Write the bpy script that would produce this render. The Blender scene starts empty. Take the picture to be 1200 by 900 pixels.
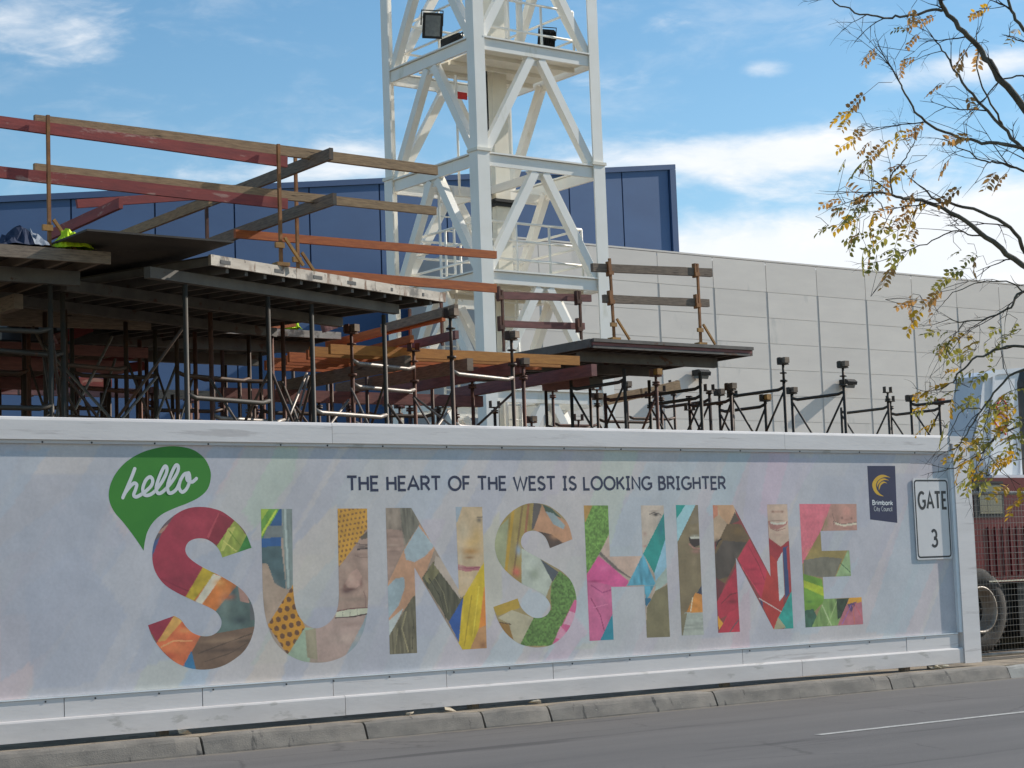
import bpy, math, random
import numpy as np
from mathutils import Vector, Matrix
from math import sin, cos, pi, radians as rad

random.seed(7)
S = bpy.context.scene
COL = S.collection

# ------------------------------------------------------------------ camera
F_PX = 2250.0
A, T, RO = rad(53.30), rad(5.655), rad(2.08)
d_ = np.array([cos(A), sin(A), 0]); z_ = np.array([0, 0, 1.])
r0 = np.array([sin(A), -cos(A), 0])
FW = d_*cos(T) + z_*sin(T); u0 = -d_*sin(T) + z_*cos(T)
RT = r0*cos(RO) - u0*sin(RO); UP = u0*cos(RO) + r0*sin(RO)
CP = np.array([0, -16.2, 1.52])
cam = bpy.data.cameras.new("camera"); camo = bpy.data.objects.new("camera", cam); COL.objects.link(camo)
cam.sensor_width = 36; cam.lens = F_PX/1200*36; cam.clip_end = 5000; cam.clip_start = .1
camo.matrix_world = Matrix(((RT[0], UP[0], -FW[0], CP[0]), (RT[1], UP[1], -FW[1], CP[1]), (RT[2], UP[2], -FW[2], CP[2]), (0, 0, 0, 1)))
S.camera = camo

# survey helpers: where the sight line through a photo point meets a real plane (Y, Z or X constant)
def ray(x, y): return FW + RT*((x-600)/F_PX) - UP*((y-450)/F_PX)
def atY(x, y, Y): v = ray(x, y); return CP + v*((Y-CP[1])/v[1])
def atX(x, y, X): v = ray(x, y); return CP + v*((X-CP[0])/v[0])
def atZ(x, y, Z): v = ray(x, y); return CP + v*((Z-CP[2])/v[2])
def atD(x, y, D): return CP + ray(x, y)*D

# ------------------------------------------------------------------ sky, sun, exposure
SUN_EL, SUN_AZ = rad(30), rad(-10)          # azimuth from +X towards +Y
w = bpy.data.worlds.new("World"); S.world = w; w.use_nodes = True
w.cycles.sampling_method = 'MANUAL'; w.cycles.sample_map_resolution = 512
nt = w.node_tree; nt.nodes.clear(); N = nt.nodes.new; Lk = nt.links.new
def math_(op, a, b=None, c=None, tree=None, clamp=False):
    t = tree or nt
    n = t.nodes.new('ShaderNodeMath'); n.operation = op; n.use_clamp = clamp
    for i, v in enumerate((a, b, c)):
        if v is None: continue
        if isinstance(v, (int, float)): n.inputs[i].default_value = v
        else: t.links.new(v, n.inputs[i])
    return n.outputs[0]
out = N('ShaderNodeOutputWorld'); sky = N('ShaderNodeTexSky'); sky.sky_type = 'NISHITA'
sky.sun_disc = False; sky.sun_elevation = SUN_EL; sky.sun_rotation = pi/2 - SUN_AZ
sky.air_density = 1.0; sky.dust_density = 0.2; sky.ozone_density = 1.2; sky.altitude = 50
bg = N('ShaderNodeBackground'); bg.inputs[1].default_value = 0.112
hs = N('ShaderNodeHueSaturation'); hs.inputs['Hue'].default_value = .492; hs.inputs['Saturation'].default_value = 1.22; Lk(sky.outputs[0], hs.inputs['Color']); Lk(hs.outputs[0], bg.inputs[0])
tc = N('ShaderNodeTexCoord'); sep = N('ShaderNodeSeparateXYZ'); Lk(tc.outputs['Generated'], sep.inputs[0])
az = math_('ARCTAN2', sep.outputs[1], sep.outputs[0]); el = math_('ARCSINE', sep.outputs[2])
comb = N('ShaderNodeCombineXYZ'); Lk(math_('MULTIPLY', az, 1.0), comb.inputs[0]); Lk(math_('MULTIPLY', el, 2.6), comb.inputs[1])
def wnoise(scale, detail, rough, dist=0.0, off=0.0):
    m = N('ShaderNodeMapping'); m.inputs['Location'].default_value = (off, off*1.7, 0); Lk(comb.outputs[0], m.inputs[0])
    n = N('ShaderNodeTexNoise'); n.inputs['Scale'].default_value = scale; n.inputs['Detail'].default_value = detail
    n.inputs['Roughness'].default_value = rough; n.inputs['Distortion'].default_value = dist
    Lk(m.outputs[0], n.inputs['Vector']); return n.outputs[0]
n1 = wnoise(9, 7, .62, .4); n2 = wnoise(34, 4, .6, .5, 3.1); n3 = wnoise(2.2, 2, .5, 0, 5.0)
CL = [(880,182,165,24,1.1),(1120,84,90,18,.95),(1010,300,340,44,1.25),(897,80,30,12,.75),(770,30,42,16,.42),(10,20,105,36,.72),
      (420,182,56,18,.62),(260,60,170,26,.2),(300,205,260,12,.36),(720,95,60,10,.42),(1300,240,160,40,.7)]
tot = None
for x, y, sx, sy, k in CL:
    v = ray(x, y); v = v/np.linalg.norm(v); a0 = math.atan2(v[1], v[0]); e0 = math.asin(v[2])
    p = math_('POWER', math_('MULTIPLY', math_('SUBTRACT', az, a0), F_PX/sx*.72), 2.0)
    q = math_('POWER', math_('MULTIPLY', math_('SUBTRACT', el, e0 - 0), F_PX/sy*.72), 2.0)
    # MATH POWER needs a positive base
    for nd in (p.node, q.node):
        nd.operation = 'MULTIPLY'; src = nd.inputs[0].links[0].from_socket; Lk(src, nd.inputs[1])
    g = math_('MULTIPLY', math_('EXPONENT', math_('MULTIPLY', math_('ADD', p, q), -1.0)), k)
    tot = g if tot is None else math_('ADD', tot, g)
# the same kind of cloud goes on all round, thicker towards the horizon
low = math_('MULTIPLY_ADD', el, -1.1, .30)
dens = math_('ADD', math_('MULTIPLY', tot, .78), math_('MULTIPLY', math_('ADD', low, math_('SUBTRACT', n3, .5)), .35))
dens = math_('ADD', dens, math_('MULTIPLY', math_('SUBTRACT', n1, .5), 1.0))
dens = math_('ADD', dens, math_('MULTIPLY', math_('SUBTRACT', n2, .5), .35))
mr = N('ShaderNodeMapRange'); mr.interpolation_type = 'SMOOTHSTEP'; mr.inputs[1].default_value = .22; mr.inputs[2].default_value = .80
Lk(dens, mr.inputs[0])
cb = N('ShaderNodeBackground'); cb.inputs[1].default_value = .86
cr = N('ShaderNodeMix'); cr.data_type = 'RGBA'; cr.inputs['A'].default_value = (.86, .91, .97, 1); cr.inputs['B'].default_value = (1.0, .99, .98, 1)
Lk(n1, cr.inputs['Factor']); Lk(cr.outputs['Result'], cb.inputs[0])
ws = N('ShaderNodeMapRange'); ws.interpolation_type = 'SMOOTHSTEP'; ws.inputs[1].default_value = .47; ws.inputs[2].default_value = .78
Lk(math_('ADD', math_('MULTIPLY', n1, .65), math_('MULTIPLY', n2, .35)), ws.inputs[0])
mx = N('ShaderNodeMixShader'); Lk(math_('ADD', math_('MULTIPLY', mr.outputs[0], .94), math_('MULTIPLY', ws.outputs[0], .26), clamp=True), mx.inputs[0]); Lk(bg.outputs[0], mx.inputs[1]); Lk(cb.outputs[0], mx.inputs[2])
Lk(mx.outputs[0], out.inputs[0])

sl = bpy.data.lights.new("sun", 'SUN'); sl.energy = 4.0; sl.angle = rad(.53); sl.color = (1, .945, .86)
so = bpy.data.objects.new("sun", sl); COL.objects.link(so); so.location = (60, -20, 60)
sv = Vector((cos(SUN_EL)*cos(SUN_AZ), cos(SUN_EL)*sin(SUN_AZ), sin(SUN_EL)))
so.rotation_euler = sv.to_track_quat('Z', 'Y').to_euler()
S.view_settings.view_transform = 'Standard'; S.view_settings.look = 'None'; S.view_settings.gamma = 1
S.view_settings.exposure = 0.32
S.render.engine = 'CYCLES'; S.render.resolution_x = 1024; S.render.resolution_y = 768

# ------------------------------------------------------------------ materials
def lin(c):
    c = c/255.0
    return c/12.92 if c <= .04045 else ((c+.055)/1.055)**2.4
def rgb(c): return (lin(c[0]), lin(c[1]), lin(c[2]), 1)
def pm(name, c1, c2=None, scale=6, stretch=(1, 1, 1), rough=.75, metal=0, bump=.15, uv=False, spots=None, detail=6, spec=.4, rnd=0.0, lo=.35, hi=.65, bscale=None):
    """two-tone procedural surface; spots = list of (colour, noise scale, threshold, stretch)"""
    m = bpy.data.materials.new(name); m.use_nodes = True; t = m.node_tree; b = t.nodes['Principled BSDF']
    n = t.nodes.new; L = t.links.new
    co = n('ShaderNodeTexCoord'); src = co.outputs['UV' if uv else 'Object']
    oi = n('ShaderNodeObjectInfo')
    vadd = n('ShaderNodeVectorMath'); vadd.operation = 'ADD'; L(src, vadd.inputs[0])
    vs = n('ShaderNodeVectorMath'); vs.operation = 'SCALE'; vs.inputs['Scale'].default_value = 37.0
    cx = n('ShaderNodeCombineXYZ'); L(oi.outputs['Random'], cx.inputs[0]); L(oi.outputs['Random'], cx.inputs[1]); L(cx.outputs[0], vs.inputs[0]); L(vs.outputs[0], vadd.inputs[1])
    def nz(sc, st, det=detail):
        mp = n('ShaderNodeMapping'); mp.inputs['Scale'].default_value = st; L(vadd.outputs[0], mp.inputs[0])
        q = n('ShaderNodeTexNoise'); q.inputs['Scale'].default_value = sc; q.inputs['Detail'].default_value = det; q.inputs['Roughness'].default_value = .6
        L(mp.outputs[0], q.inputs['Vector']); return q.outputs[0]
    f = nz(scale, stretch); r = n('ShaderNodeMapRange'); r.inputs[1].default_value = lo; r.inputs[2].default_value = hi; L(f, r.inputs[0])
    mix = n('ShaderNodeMix'); mix.data_type = 'RGBA'; mix.inputs['A'].default_value = rgb(c1); mix.inputs['B'].default_value = rgb(c2 or c1)
    L(r.outputs[0], mix.inputs['Factor']); colr = mix.outputs['Result']
    for (c3, sc, th, st) in (spots or []):
        g = nz(sc, st, 8); rr = n('ShaderNodeMapRange'); rr.inputs[1].default_value = th; rr.inputs[2].default_value = th+.06; L(g, rr.inputs[0])
        mm = n('ShaderNodeMix'); mm.data_type = 'RGBA'; mm.inputs['B'].default_value = rgb(c3); L(rr.outputs[0], mm.inputs['Factor']); L(colr, mm.inputs['A']); colr = mm.outputs['Result']
    if rnd:
        hsv = n('ShaderNodeHueSaturation'); L(colr, hsv.inputs['Color'])
        rv = n('ShaderNodeMapRange'); rv.inputs[3].default_value = 1-rnd; rv.inputs[4].default_value = 1+rnd; L(oi.outputs['Random'], rv.inputs[0]); L(rv.outputs[0], hsv.inputs['Value']); colr = hsv.outputs['Color']
    L(colr, b.inputs['Base Color']); b.inputs['Roughness'].default_value = rough; b.inputs['Metallic'].default_value = metal
    b.inputs['Specular IOR Level'].default_value = spec
    if bump:
        bp = n('ShaderNodeBump'); bp.inputs['Strength'].default_value = bump; bp.inputs['Distance'].default_value = .01
        L(nz(bscale or scale*3, stretch), bp.inputs['Height']); L(bp.outputs[0], b.inputs['Normal'])
    return m
M = {}
def asphalt():
    m = pm('asphalt', (102, 99, 97), (118, 114, 111), 0.8, (.18, 1.3, 1), .92, bump=.6, bscale=120, spots=[((132, 128, 124), 80, .62, (1, 1, 1)), ((60, 59, 60), 100, .63, (1, 1, 1)), ((90, 87, 86), .55, .58, (.2, 2.2, 1)), ((82, 79, 78), 1.6, .69, (.5, 1.5, 1))], lo=.3, hi=.7, spec=.25)
    t = m.node_tree; b = t.nodes['Principled BSDF']; col = b.inputs['Base Color'].links[0].from_socket; n = t.nodes.new; L = t.links.new
    co = n('ShaderNodeTexCoord'); sp = n('ShaderNodeSeparateXYZ'); L(co.outputs['Object'], sp.inputs[0])
    nz = n('ShaderNodeTexNoise'); nz.inputs['Scale'].default_value = 7; nz.inputs['Detail'].default_value = 6; L(co.outputs['Object'], nz.inputs['Vector'])
    # dust and grit gathered in the gutter
    g = math_('MULTIPLY_ADD', nz.outputs[0], .34, sp.outputs[1], tree=t); r = n('ShaderNodeMapRange'); r.inputs[1].default_value = -.40; r.inputs[2].default_value = -.20; L(g, r.inputs[0])
    mx_ = n('ShaderNodeMix'); mx_.data_type = 'RGBA'; mx_.inputs['B'].default_value = rgb((142, 132, 118)); L(math_('MULTIPLY', r.outputs[0], .8, tree=t), mx_.inputs['Factor']); L(col, mx_.inputs['A'])
    # hairline cracks
    vo = n('ShaderNodeTexVoronoi'); vo.feature = 'DISTANCE_TO_EDGE'; vo.inputs['Scale'].default_value = .55; wv = n('ShaderNodeMix'); wv.data_type = 'VECTOR'; wv.inputs['Factor'].default_value = .12
    L(co.outputs['Object'], wv.inputs['A']); L(nz.outputs['Color'], wv.inputs['B']); L(wv.outputs[1], vo.inputs['Vector'])
    cr_ = n('ShaderNodeMapRange'); cr_.inputs[1].default_value = .0; cr_.inputs[2].default_value = .012; cr_.inputs[3].default_value = 1; cr_.inputs[4].default_value = 0; L(vo.outputs['Distance'], cr_.inputs[0])
    n2_ = n('ShaderNodeTexNoise'); n2_.inputs['Scale'].default_value = .35; L(co.outputs['Object'], n2_.inputs['Vector']); mk = n('ShaderNodeMapRange'); mk.inputs[1].default_value = .5; mk.inputs[2].default_value = .6; L(n2_.outputs[0], mk.inputs[0])
    m2 = n('ShaderNodeMix'); m2.data_type = 'RGBA'; m2.inputs['B'].default_value = rgb((58, 56, 55)); L(math_('MULTIPLY', math_('MULTIPLY', cr_.outputs[0], mk.outputs[0], tree=t), .4, tree=t), m2.inputs['Factor']); L(mx_.outputs['Result'], m2.inputs['A'])
    L(m2.outputs['Result'], b.inputs['Base Color']); return m
M['asphalt'] = asphalt()
M['linepaint'] = pm('line_paint', (196, 193, 186), (166, 163, 157), 8, rough=.85, spots=[((116, 113, 110), 36, .58, (1, 1, 1)), ((130, 127, 122), 6, .6, (.5, 1, 1))])
M['kerb'] = pm('kerb_concrete', (144, 136, 126), (118, 112, 105), 3, (1, 1, 2), .9, bump=.5, bscale=60, spots=[((82, 79, 76), 5, .62, (1.5, 1, .3)), ((150, 143, 131), 30, .64, (1, 1, 1))], rnd=.06)
M['kerbnew'] = pm('pale_concrete', (172, 168, 160), (150, 146, 140), 6, rough=.9, bump=.3)
M['dust'] = pm('dusty_ground', (168, 152, 130), (120, 108, 94), 2.2, rough=.95, bump=.6, bscale=25, spots=[((92, 80, 70), 7, .6, (1, 1, 1)), ((190, 178, 158), 18, .62, (1, 1, 1))])
M['dirt'] = pm('site_dirt', (122, 104, 86), (96, 82, 70), .7, rough=.95, bump=.6, bscale=12)
M['grass'] = pm('dry_grass', (96, 96, 58), (120, 108, 74), 6, rough=.95, bump=.6, bscale=40)
WHITE = [((176, 178, 180), 3.0, .62, (1, 1, 3)), ((150, 146, 140), 22, .70, (.6, .6, 2))]
M['hoard'] = pm('white_painted_timber', (228, 221, 217), (219, 212, 208), 2.5, (.5, 1, 3), .55, bump=.12, bscale=18, spots=[((204, 196, 192), 3.2, .60, (.35, 1, 5)), ((158, 156, 152), 26, .72, (1, 1, 1))])
M['hoard_low'] = pm('scuffed_white_board', (220, 213, 209), (208, 201, 197), 2.5, (.5, 1, 2), .6, bump=.15, bscale=18, spots=[((190, 184, 178), 4, .6, (.6, 1, 2)), ((146, 138, 128), 9, .69, (.5, 1, 3)), ((140, 136, 130), 14, .70, (3, 1, .6))])
M['lipwhite'] = pm('white_trim', (236, 238, 238), (226, 228, 230), 5, rough=.5, bump=.05)
M['crane'] = pm('crane_white_paint', (250, 246, 237), (243, 238, 227), 1.4, rough=.45, bump=.04, spots=[((228, 222, 204), 1.2, .65, (1, 1, .35)), ((120, 104, 88), 16, .735, (1, 1, .25))])
M['craneplate'] = pm('crane_plate', (240, 234, 218), (230, 223, 206), 2, rough=.55, bump=.05, spots=[((170, 156, 132), 1.6, .66, (1, 1, 1))])
M['wall'] = pm('wall_panel_grey', (233, 224, 213), (225, 216, 206), .35, (1, 1, 4), .75, bump=.06, bscale=10, spots=[((212, 206, 197), .5, .60, (1, 1, .4)), ((198, 192, 183), 2.2, .70, (2.5, 1, .15))], rnd=.035)
M['wallback'] = pm('wall_joint_grey', (214, 208, 200), (208, 202, 195), 1, rough=.85, bump=0)
M['blue'] = pm('blue_cladding', (62, 93, 134), (57, 86, 126), .25, (1, 1, 2), .5, bump=.05, bscale=8, rnd=.03)
M['bluedk'] = pm('blue_trim', (55, 84, 124), (51, 78, 117), .5, rough=.45, bump=0)
M['bluejoint'] = pm('blue_joint', (38, 52, 80), (36, 48, 74), .5, rough=.8, bump=0)
M['timber'] = pm('weathered_timber', (178, 146, 110), (140, 114, 86), 6, (1.2, 9, 9), .8, uv=True, bump=.3, spots=[((84, 68, 54), 3, .63, (.8, 6, 6))], rnd=.12)
M['timbergrey'] = pm('grey_timber', (146, 128, 110), (112, 98, 86), 6, (1.2, 9, 9), .85, uv=True, bump=.3, spots=[((70, 58, 50), 3, .62, (.8, 6, 6))], rnd=.12)
M['redtimber'] = pm('red_painted_timber', (158, 74, 68), (134, 66, 64), 3, (1, 5, 5), .75, uv=True, bump=.2, spots=[((176, 132, 120), 2.5, .58, (1, 3, 3))], rnd=.08)
M['purpletimber'] = pm('faded_red_timber', (146, 98, 92), (118, 82, 78), 4, (1, 6, 6), .8, uv=True, bump=.2, rnd=.1)
M['orangetimber'] = pm('orange_sealed_timber', (198, 106, 44), (170, 84, 36), 5, (1, 7, 7), .6, uv=True, bump=.2, spots=[((128, 66, 34), 3, .64, (.7, 5, 5))], rnd=.1)
M['yellowtimber'] = pm('yellow_lvl_timber', (204, 138, 60), (180, 116, 48), 5, (1, 7, 7), .6, uv=True, bump=.2, rnd=.08)
M['steel'] = pm('dark_rusty_steel', (74, 64, 57), (92, 71, 58), 5, rough=.6, metal=.3, bump=.15, spots=[((98, 66, 48), 7, .60, (1, 1, .5))], rnd=.15)
M['greensteel'] = pm('dark_green_steel', (66, 65, 59), (80, 69, 60), 5, rough=.6, metal=.2, bump=.15, spots=[((92, 66, 50), 6, .62, (1, 1, .5))], rnd=.15)
M['rust'] = pm('rust_brown_steel', (112, 74, 58), (82, 58, 50), 6, rough=.7, metal=.2, bump=.15, rnd=.15)
M['ochre'] = pm('ochre_rust_steel', (164, 112, 66), (128, 86, 54), 8, rough=.7, metal=.1, bump=.1, rnd=.1)
M['galv'] = pm('galvanised_tube', (152, 143, 134), (124, 114, 106), 6, rough=.45, metal=.35, bump=.1, spots=[((112, 92, 80), 9, .64, (1, 1, 1))])
M['yellowclip'] = pm('yellow_steel', (178, 130, 62), (144, 100, 52), 9, rough=.6, bump=.1, rnd=.1)
M['formface'] = pm('rusty_white_form_edge', (192, 182, 168), (162, 150, 136), 3, (1, 3, 1), .65, uv=True, bump=.2, spots=[((112, 84, 64), 4, .54, (1.6, .4, 1)), ((72, 60, 52), 9, .61, (1, 1, 1)), ((96, 90, 84), 2.2, .56, (1, 1, 1))])
M['formgrey'] = pm('grey_form_steel', (112, 106, 99), (90, 85, 80), 3, rough=.65, metal=.2, bump=.15, spots=[((92, 64, 50), 5, .62, (1, 1, 1))], rnd=.1)
M['ply'] = pm('formply', (80, 73, 66), (62, 57, 52), 2, rough=.8, bump=.15, spots=[((96, 88, 80), 4, .64, (1, 1, 1))])
M['hivis'] = pm('hivis_cloth', (206, 232, 40), (182, 212, 36), 9, rough=.8, bump=.3)
M['navy'] = pm('navy_cloth', (36, 44, 66), (52, 60, 82), 12, rough=.9, bump=.4)
M['palecloth'] = pm('pale_grey_cloth', (150, 156, 164), (122, 128, 138), 12, rough=.9, bump=.4)
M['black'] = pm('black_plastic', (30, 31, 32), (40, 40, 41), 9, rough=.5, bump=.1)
M['glass'] = pm('window_glass', (52, 70, 78), (66, 84, 90), 3, rough=.08, bump=0, spec=.9)
M['lampglass'] = pm('lamp_glass', (128, 132, 130), (112, 116, 116), 14, rough=.15, bump=.1, spec=.8)
M['truckred'] = pm('truck_red', (112, 14, 26), (94, 12, 22), 3, rough=.35, bump=.03, spots=[((74, 30, 32), 6, .66, (1, 1, 1))])
M['rubber'] = pm('dusty_rubber', (62, 60, 58), (84, 78, 72), 6, rough=.9, bump=.3)
M['rim'] = pm('dusty_white_rim', (176, 164, 150), (132, 120, 108), 5, rough=.5, metal=.2, bump=.1)
M['drum'] = pm('mixer_drum_white', (236, 236, 236), (222, 222, 224), 2, rough=.4, bump=.03, spots=[((160, 160, 164), 3, .64, (1, 1, 1))])
M['red'] = pm('signal_red', (206, 46, 38), (190, 40, 34), 6, rough=.5, bump=0)
M['chrome'] = pm('bright_metal', (210, 210, 208), (190, 190, 190), 6, rough=.25, metal=.8, bump=0)
M['wire'] = pm('galvanised_wire', (176, 168, 156), (150, 142, 132), 8, rough=.5, metal=.3, bump=0)
M['bark'] = pm('grey_bark', (112, 106, 94), (80, 75, 67), 16, (1, 1, .4), .9, bump=.6, bscale=50, spots=[((120, 116, 104), 12, .62, (1, 1, .6))])
M['twig'] = pm('dark_twig', (70, 58, 52), (54, 46, 42), 20, rough=.9, bump=.2)
M['signwhite'] = pm('sign_white', (226, 221, 218), (218, 213, 211), 3, rough=.35, bump=.02)
M['signblack'] = pm('sign_black', (34, 36, 44), (40, 42, 50), 6, rough=.4, bump=0)
M['inknavy'] = pm('navy_ink', (44, 50, 78), (40, 46, 72), 6, rough=.5, bump=0)
M['logonavy'] = pm('logo_navy', (40, 44, 82), (36, 40, 76), 6, rough=.4, bump=0)
M['inkgreen'] = pm('green_ink', (66, 140, 48), (58, 132, 46), 2, rough=.5, bump=0)
M['inkwhite'] = pm('white_ink', (226, 226, 224), (218, 218, 217), 6, rough=.5, bump=0)
M['inkyellow'] = pm('yellow_ink', (226, 178, 46), (214, 166, 42), 6, rough=.5, bump=0)
M['rubble'] = pm('rubble', (206, 196, 172), (150, 130, 110), 14, rough=.95, bump=.5)
def leafmat(name, c1, c2):
    m = pm(name, c1, c2, 14, rough=.55, bump=.1, rnd=.18)
    t = m.node_tree; b = t.nodes['Principled BSDF']; o = t.nodes['Material Output']
    tr = t.nodes.new('ShaderNodeBsdfTranslucent'); mxs = t.nodes.new('ShaderNodeMixShader'); mxs.inputs[0].default_value = .42
    t.links.new(b.inputs['Base Color'].links[0].from_socket, tr.inputs[0]); t.links.new(b.outputs[0], mxs.inputs[1]); t.links.new(tr.outputs[0], mxs.inputs[2]); t.links.new(mxs.outputs[0], o.inputs[0])
    return m
M['leafy'] = leafmat('leaf_yellow', (232, 186, 56), (214, 160, 48))
M['leafg'] = leafmat('leaf_green', (136, 134, 66), (176, 162, 76))
M['leafb'] = leafmat('leaf_tan', (202, 156, 92), (176, 128, 76))
def attrmat(name, rough=.5):
    m = bpy.data.materials.new(name); m.use_nodes = True; t = m.node_tree; b = t.nodes['Principled BSDF']
    a = t.nodes.new('ShaderNodeAttribute'); a.attribute_name = 'ink'; co = t.nodes.new('ShaderNodeTexCoord')
    q = t.nodes.new('ShaderNodeTexNoise'); q.inputs['Scale'].default_value = 38; q.inputs['Detail'].default_value = 5; t.links.new(co.outputs['Object'], q.inputs['Vector'])
    h = t.nodes.new('ShaderNodeHueSaturation'); r = t.nodes.new('ShaderNodeMapRange'); r.inputs[3].default_value = .88; r.inputs[4].default_value = 1.12
    t.links.new(q.outputs[0], r.inputs[0]); t.links.new(r.outputs[0], h.inputs['Value']); t.links.new(a.outputs['Color'], h.inputs['Color']); t.links.new(h.outputs[0], b.inputs['Base Color'])
    b.inputs['Roughness'].default_value = rough; b.inputs['Specular IOR Level'].default_value = .3
    q2 = t.nodes.new('ShaderNodeTexNoise'); q2.inputs['Scale'].default_value = 1.6; t.links.new(co.outputs['Object'], q2.inputs['Vector'])
    bp = t.nodes.new('ShaderNodeBump'); bp.inputs['Strength'].default_value = .35; bp.inputs['Distance'].default_value = .025; t.links.new(q2.outputs[0], bp.inputs['Height']); t.links.new(bp.outputs[0], b.inputs['Normal'])
    return m
M['vinyl'] = attrmat('printed_vinyl')

# ------------------------------------------------------------------ mesh builder
class MB:
    def __init__(s): s.v = []; s.f = []; s.uv = []; s.sm = []
    def face(s, pts, uvs=None, smooth=False):
        i = len(s.v); s.v += [tuple(map(float, p)) for p in pts]; s.f.append(tuple(range(i, i+len(pts))))
        s.uv.append(uvs or [(p[0], p[2]) for p in pts]); s.sm.append(smooth)
    def hexa(s, c, L=1.0, w=1.0, h=1.0):
        # c: 8 corners, 0-3 start ring, 4-7 end ring
        off = 0
        per = [0, w, w+h, 2*w+h, 2*w+2*h]
        for k in range(4):
            a, b = k, (k+1) % 4
            s.face([c[a], c[b], c[b+4], c[a+4]], [(0, per[k]), (0, per[k+1]), (L, per[k+1]), (L, per[k])])
        s.face([c[3], c[2], c[1], c[0]], [(0, 0), (w*.1, 0), (w*.1, h*.1), (0, h*.1)])
        s.face([c[4], c[5], c[6], c[7]], [(0, 0), (w*.1, 0), (w*.1, h*.1), (0, h*.1)])
    def beam(s, p, q, w, h, up=(0, 0, 1), jit=0.0):
        p = Vector(p); q = Vector(q); d = (q-p); L = d.length; d.normalize(); up = Vector(up)
        if abs(d.dot(up)) > .98: up = Vector((1, 0, 0))
        sd = d.cross(up).normalized(); u = sd.cross(d).normalized()
        r = lambda: random.uniform(-jit, jit)
        cs = []
        for P in (p, q):
            j = sd*r() + u*r()
            cs += [P+j - sd*w/2 - u*h/2, P+j + sd*w/2 - u*h/2, P+j + sd*w/2 + u*h/2, P+j - sd*w/2 + u*h/2]
        s.hexa([cs[0], cs[1], cs[2], cs[3], cs[4], cs[5], cs[6], cs[7]], L, w, h); return s
    def box(s, x0, x1, y0, y1, z0, z1):
        return s.beam((x0, (y0+y1)/2, (z0+z1)/2), (x1, (y0+y1)/2, (z0+z1)/2), abs(y1-y0), abs(z1-z0))
    def path(s, pts, rs, n=8, smooth=True, cap=True):
        pts = [Vector(p) for p in pts]; rings = []
        if not hasattr(rs, '__len__'): rs = [rs]*len(pts)
        ref = None; L = 0
        for i, p in enumerate(pts):
            d = (pts[min(i+1, len(pts)-1)] - pts[max(i-1, 0)]).normalized()
            if ref is None: ref = Vector((0, 0, 1)) if abs(d.z) < .9 else Vector((1, 0, 0))
            a = d.cross(ref).normalized(); b = a.cross(d).normalized(); ref = b
            rings.append([p + (a*cos(2*pi*k/n) + b*sin(2*pi*k/n))*rs[i] for k in range(n)])
        base = len(s.v)
        for r in rings: s.v += [tuple(x) for x in r]
        for i in range(len(pts)-1):
            l = (pts[i+1]-pts[i]).length
            for k in range(n):
                k2 = (k+1) % n
                s.f.append((base+i*n+k, base+(i+1)*n+k, base+(i+1)*n+k2, base+i*n+k2)); s.sm.append(smooth)
                s.uv.append([(L, k/n), (L+l, k/n), (L+l, (k+1)/n), (L, (k+1)/n)])
            L += l
        if cap:
            s.f.append(tuple(base+k for k in range(n))); s.sm.append(False); s.uv.append([(0, 0)]*n)
            o = base+(len(pts)-1)*n; s.f.append(tuple(o+n-1-k for k in range(n))); s.sm.append(False); s.uv.append([(0, 0)]*n)
        return s
    def tube(s, p, q, r, n=8): return s.path([p, q], r, n)
    def prism(s, pts, ext):
        e = Vector(ext); a = [Vector(p) for p in pts]; b = [p+e for p in a]; n = len(a)
        s.face(a); s.face(b[::-1])
        for k in range(n): s.face([a[k], b[k], b[(k+1) % n], a[(k+1) % n]][::-1])
        return s
    def lathe(s, o, axis, prof, n=32, smooth=True):
        o = Vector(o); ax = Vector(axis).normalized(); a = ax.orthogonal().normalized(); b = ax.cross(a)
        base = len(s.v)
        for (t, r) in prof: s.v += [tuple(o+ax*t+(a*cos(2*pi*k/n)+b*sin(2*pi*k/n))*r) for k in range(n)]
        for i in range(len(prof)-1):
            for k in range(n):
                k2 = (k+1) % n; s.f.append((base+i*n+k, base+i*n+k2, base+(i+1)*n+k2, base+(i+1)*n+k)); s.sm.append(smooth); s.uv.append([(0, 0)]*4)
        return s
    def build(s, name, mat, parent=None, kind=None, label=None):
        o3 = Vector((0, 0, 0))
        if parent is not None:
            q = parent
            while q is not None: o3 += q.location; q = q.parent
        me = bpy.data.meshes.new(name); me.from_pydata([tuple(Vector(v)-o3) for v in s.v], [], s.f)
        ul = me.uv_layers.new(name='UVMap'); k = 0
        flat = [c for f in s.uv for uv in f for c in uv]; ul.data.foreach_set('uv', flat)
        me.polygons.foreach_set('use_smooth', s.sm); me.materials.append(M[mat] if isinstance(mat, str) else mat); me.update()
        o = bpy.data.objects.new(name, me); COL.objects.link(o)
        if parent is not None: o.parent = parent
        if kind: o['kind'] = kind
        if label: o['label'] = label
        return o
def thing(name, label, cat, loc=(0, 0, 0), group=None):
    o = bpy.data.objects.new(name, None); o.empty_display_size = .2; COL.objects.link(o); o.location = loc
    return tag(o, label, cat, group)
def tag(o, label, cat, group=None):
    o['label'] = label; o['category'] = cat
    if group: o['group'] = group
    return o
def copy_part(o, parent, loc):
    c = o.copy(); COL.objects.link(c); c.parent = parent; c.location = loc; return c
def B(): return MB()

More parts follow.
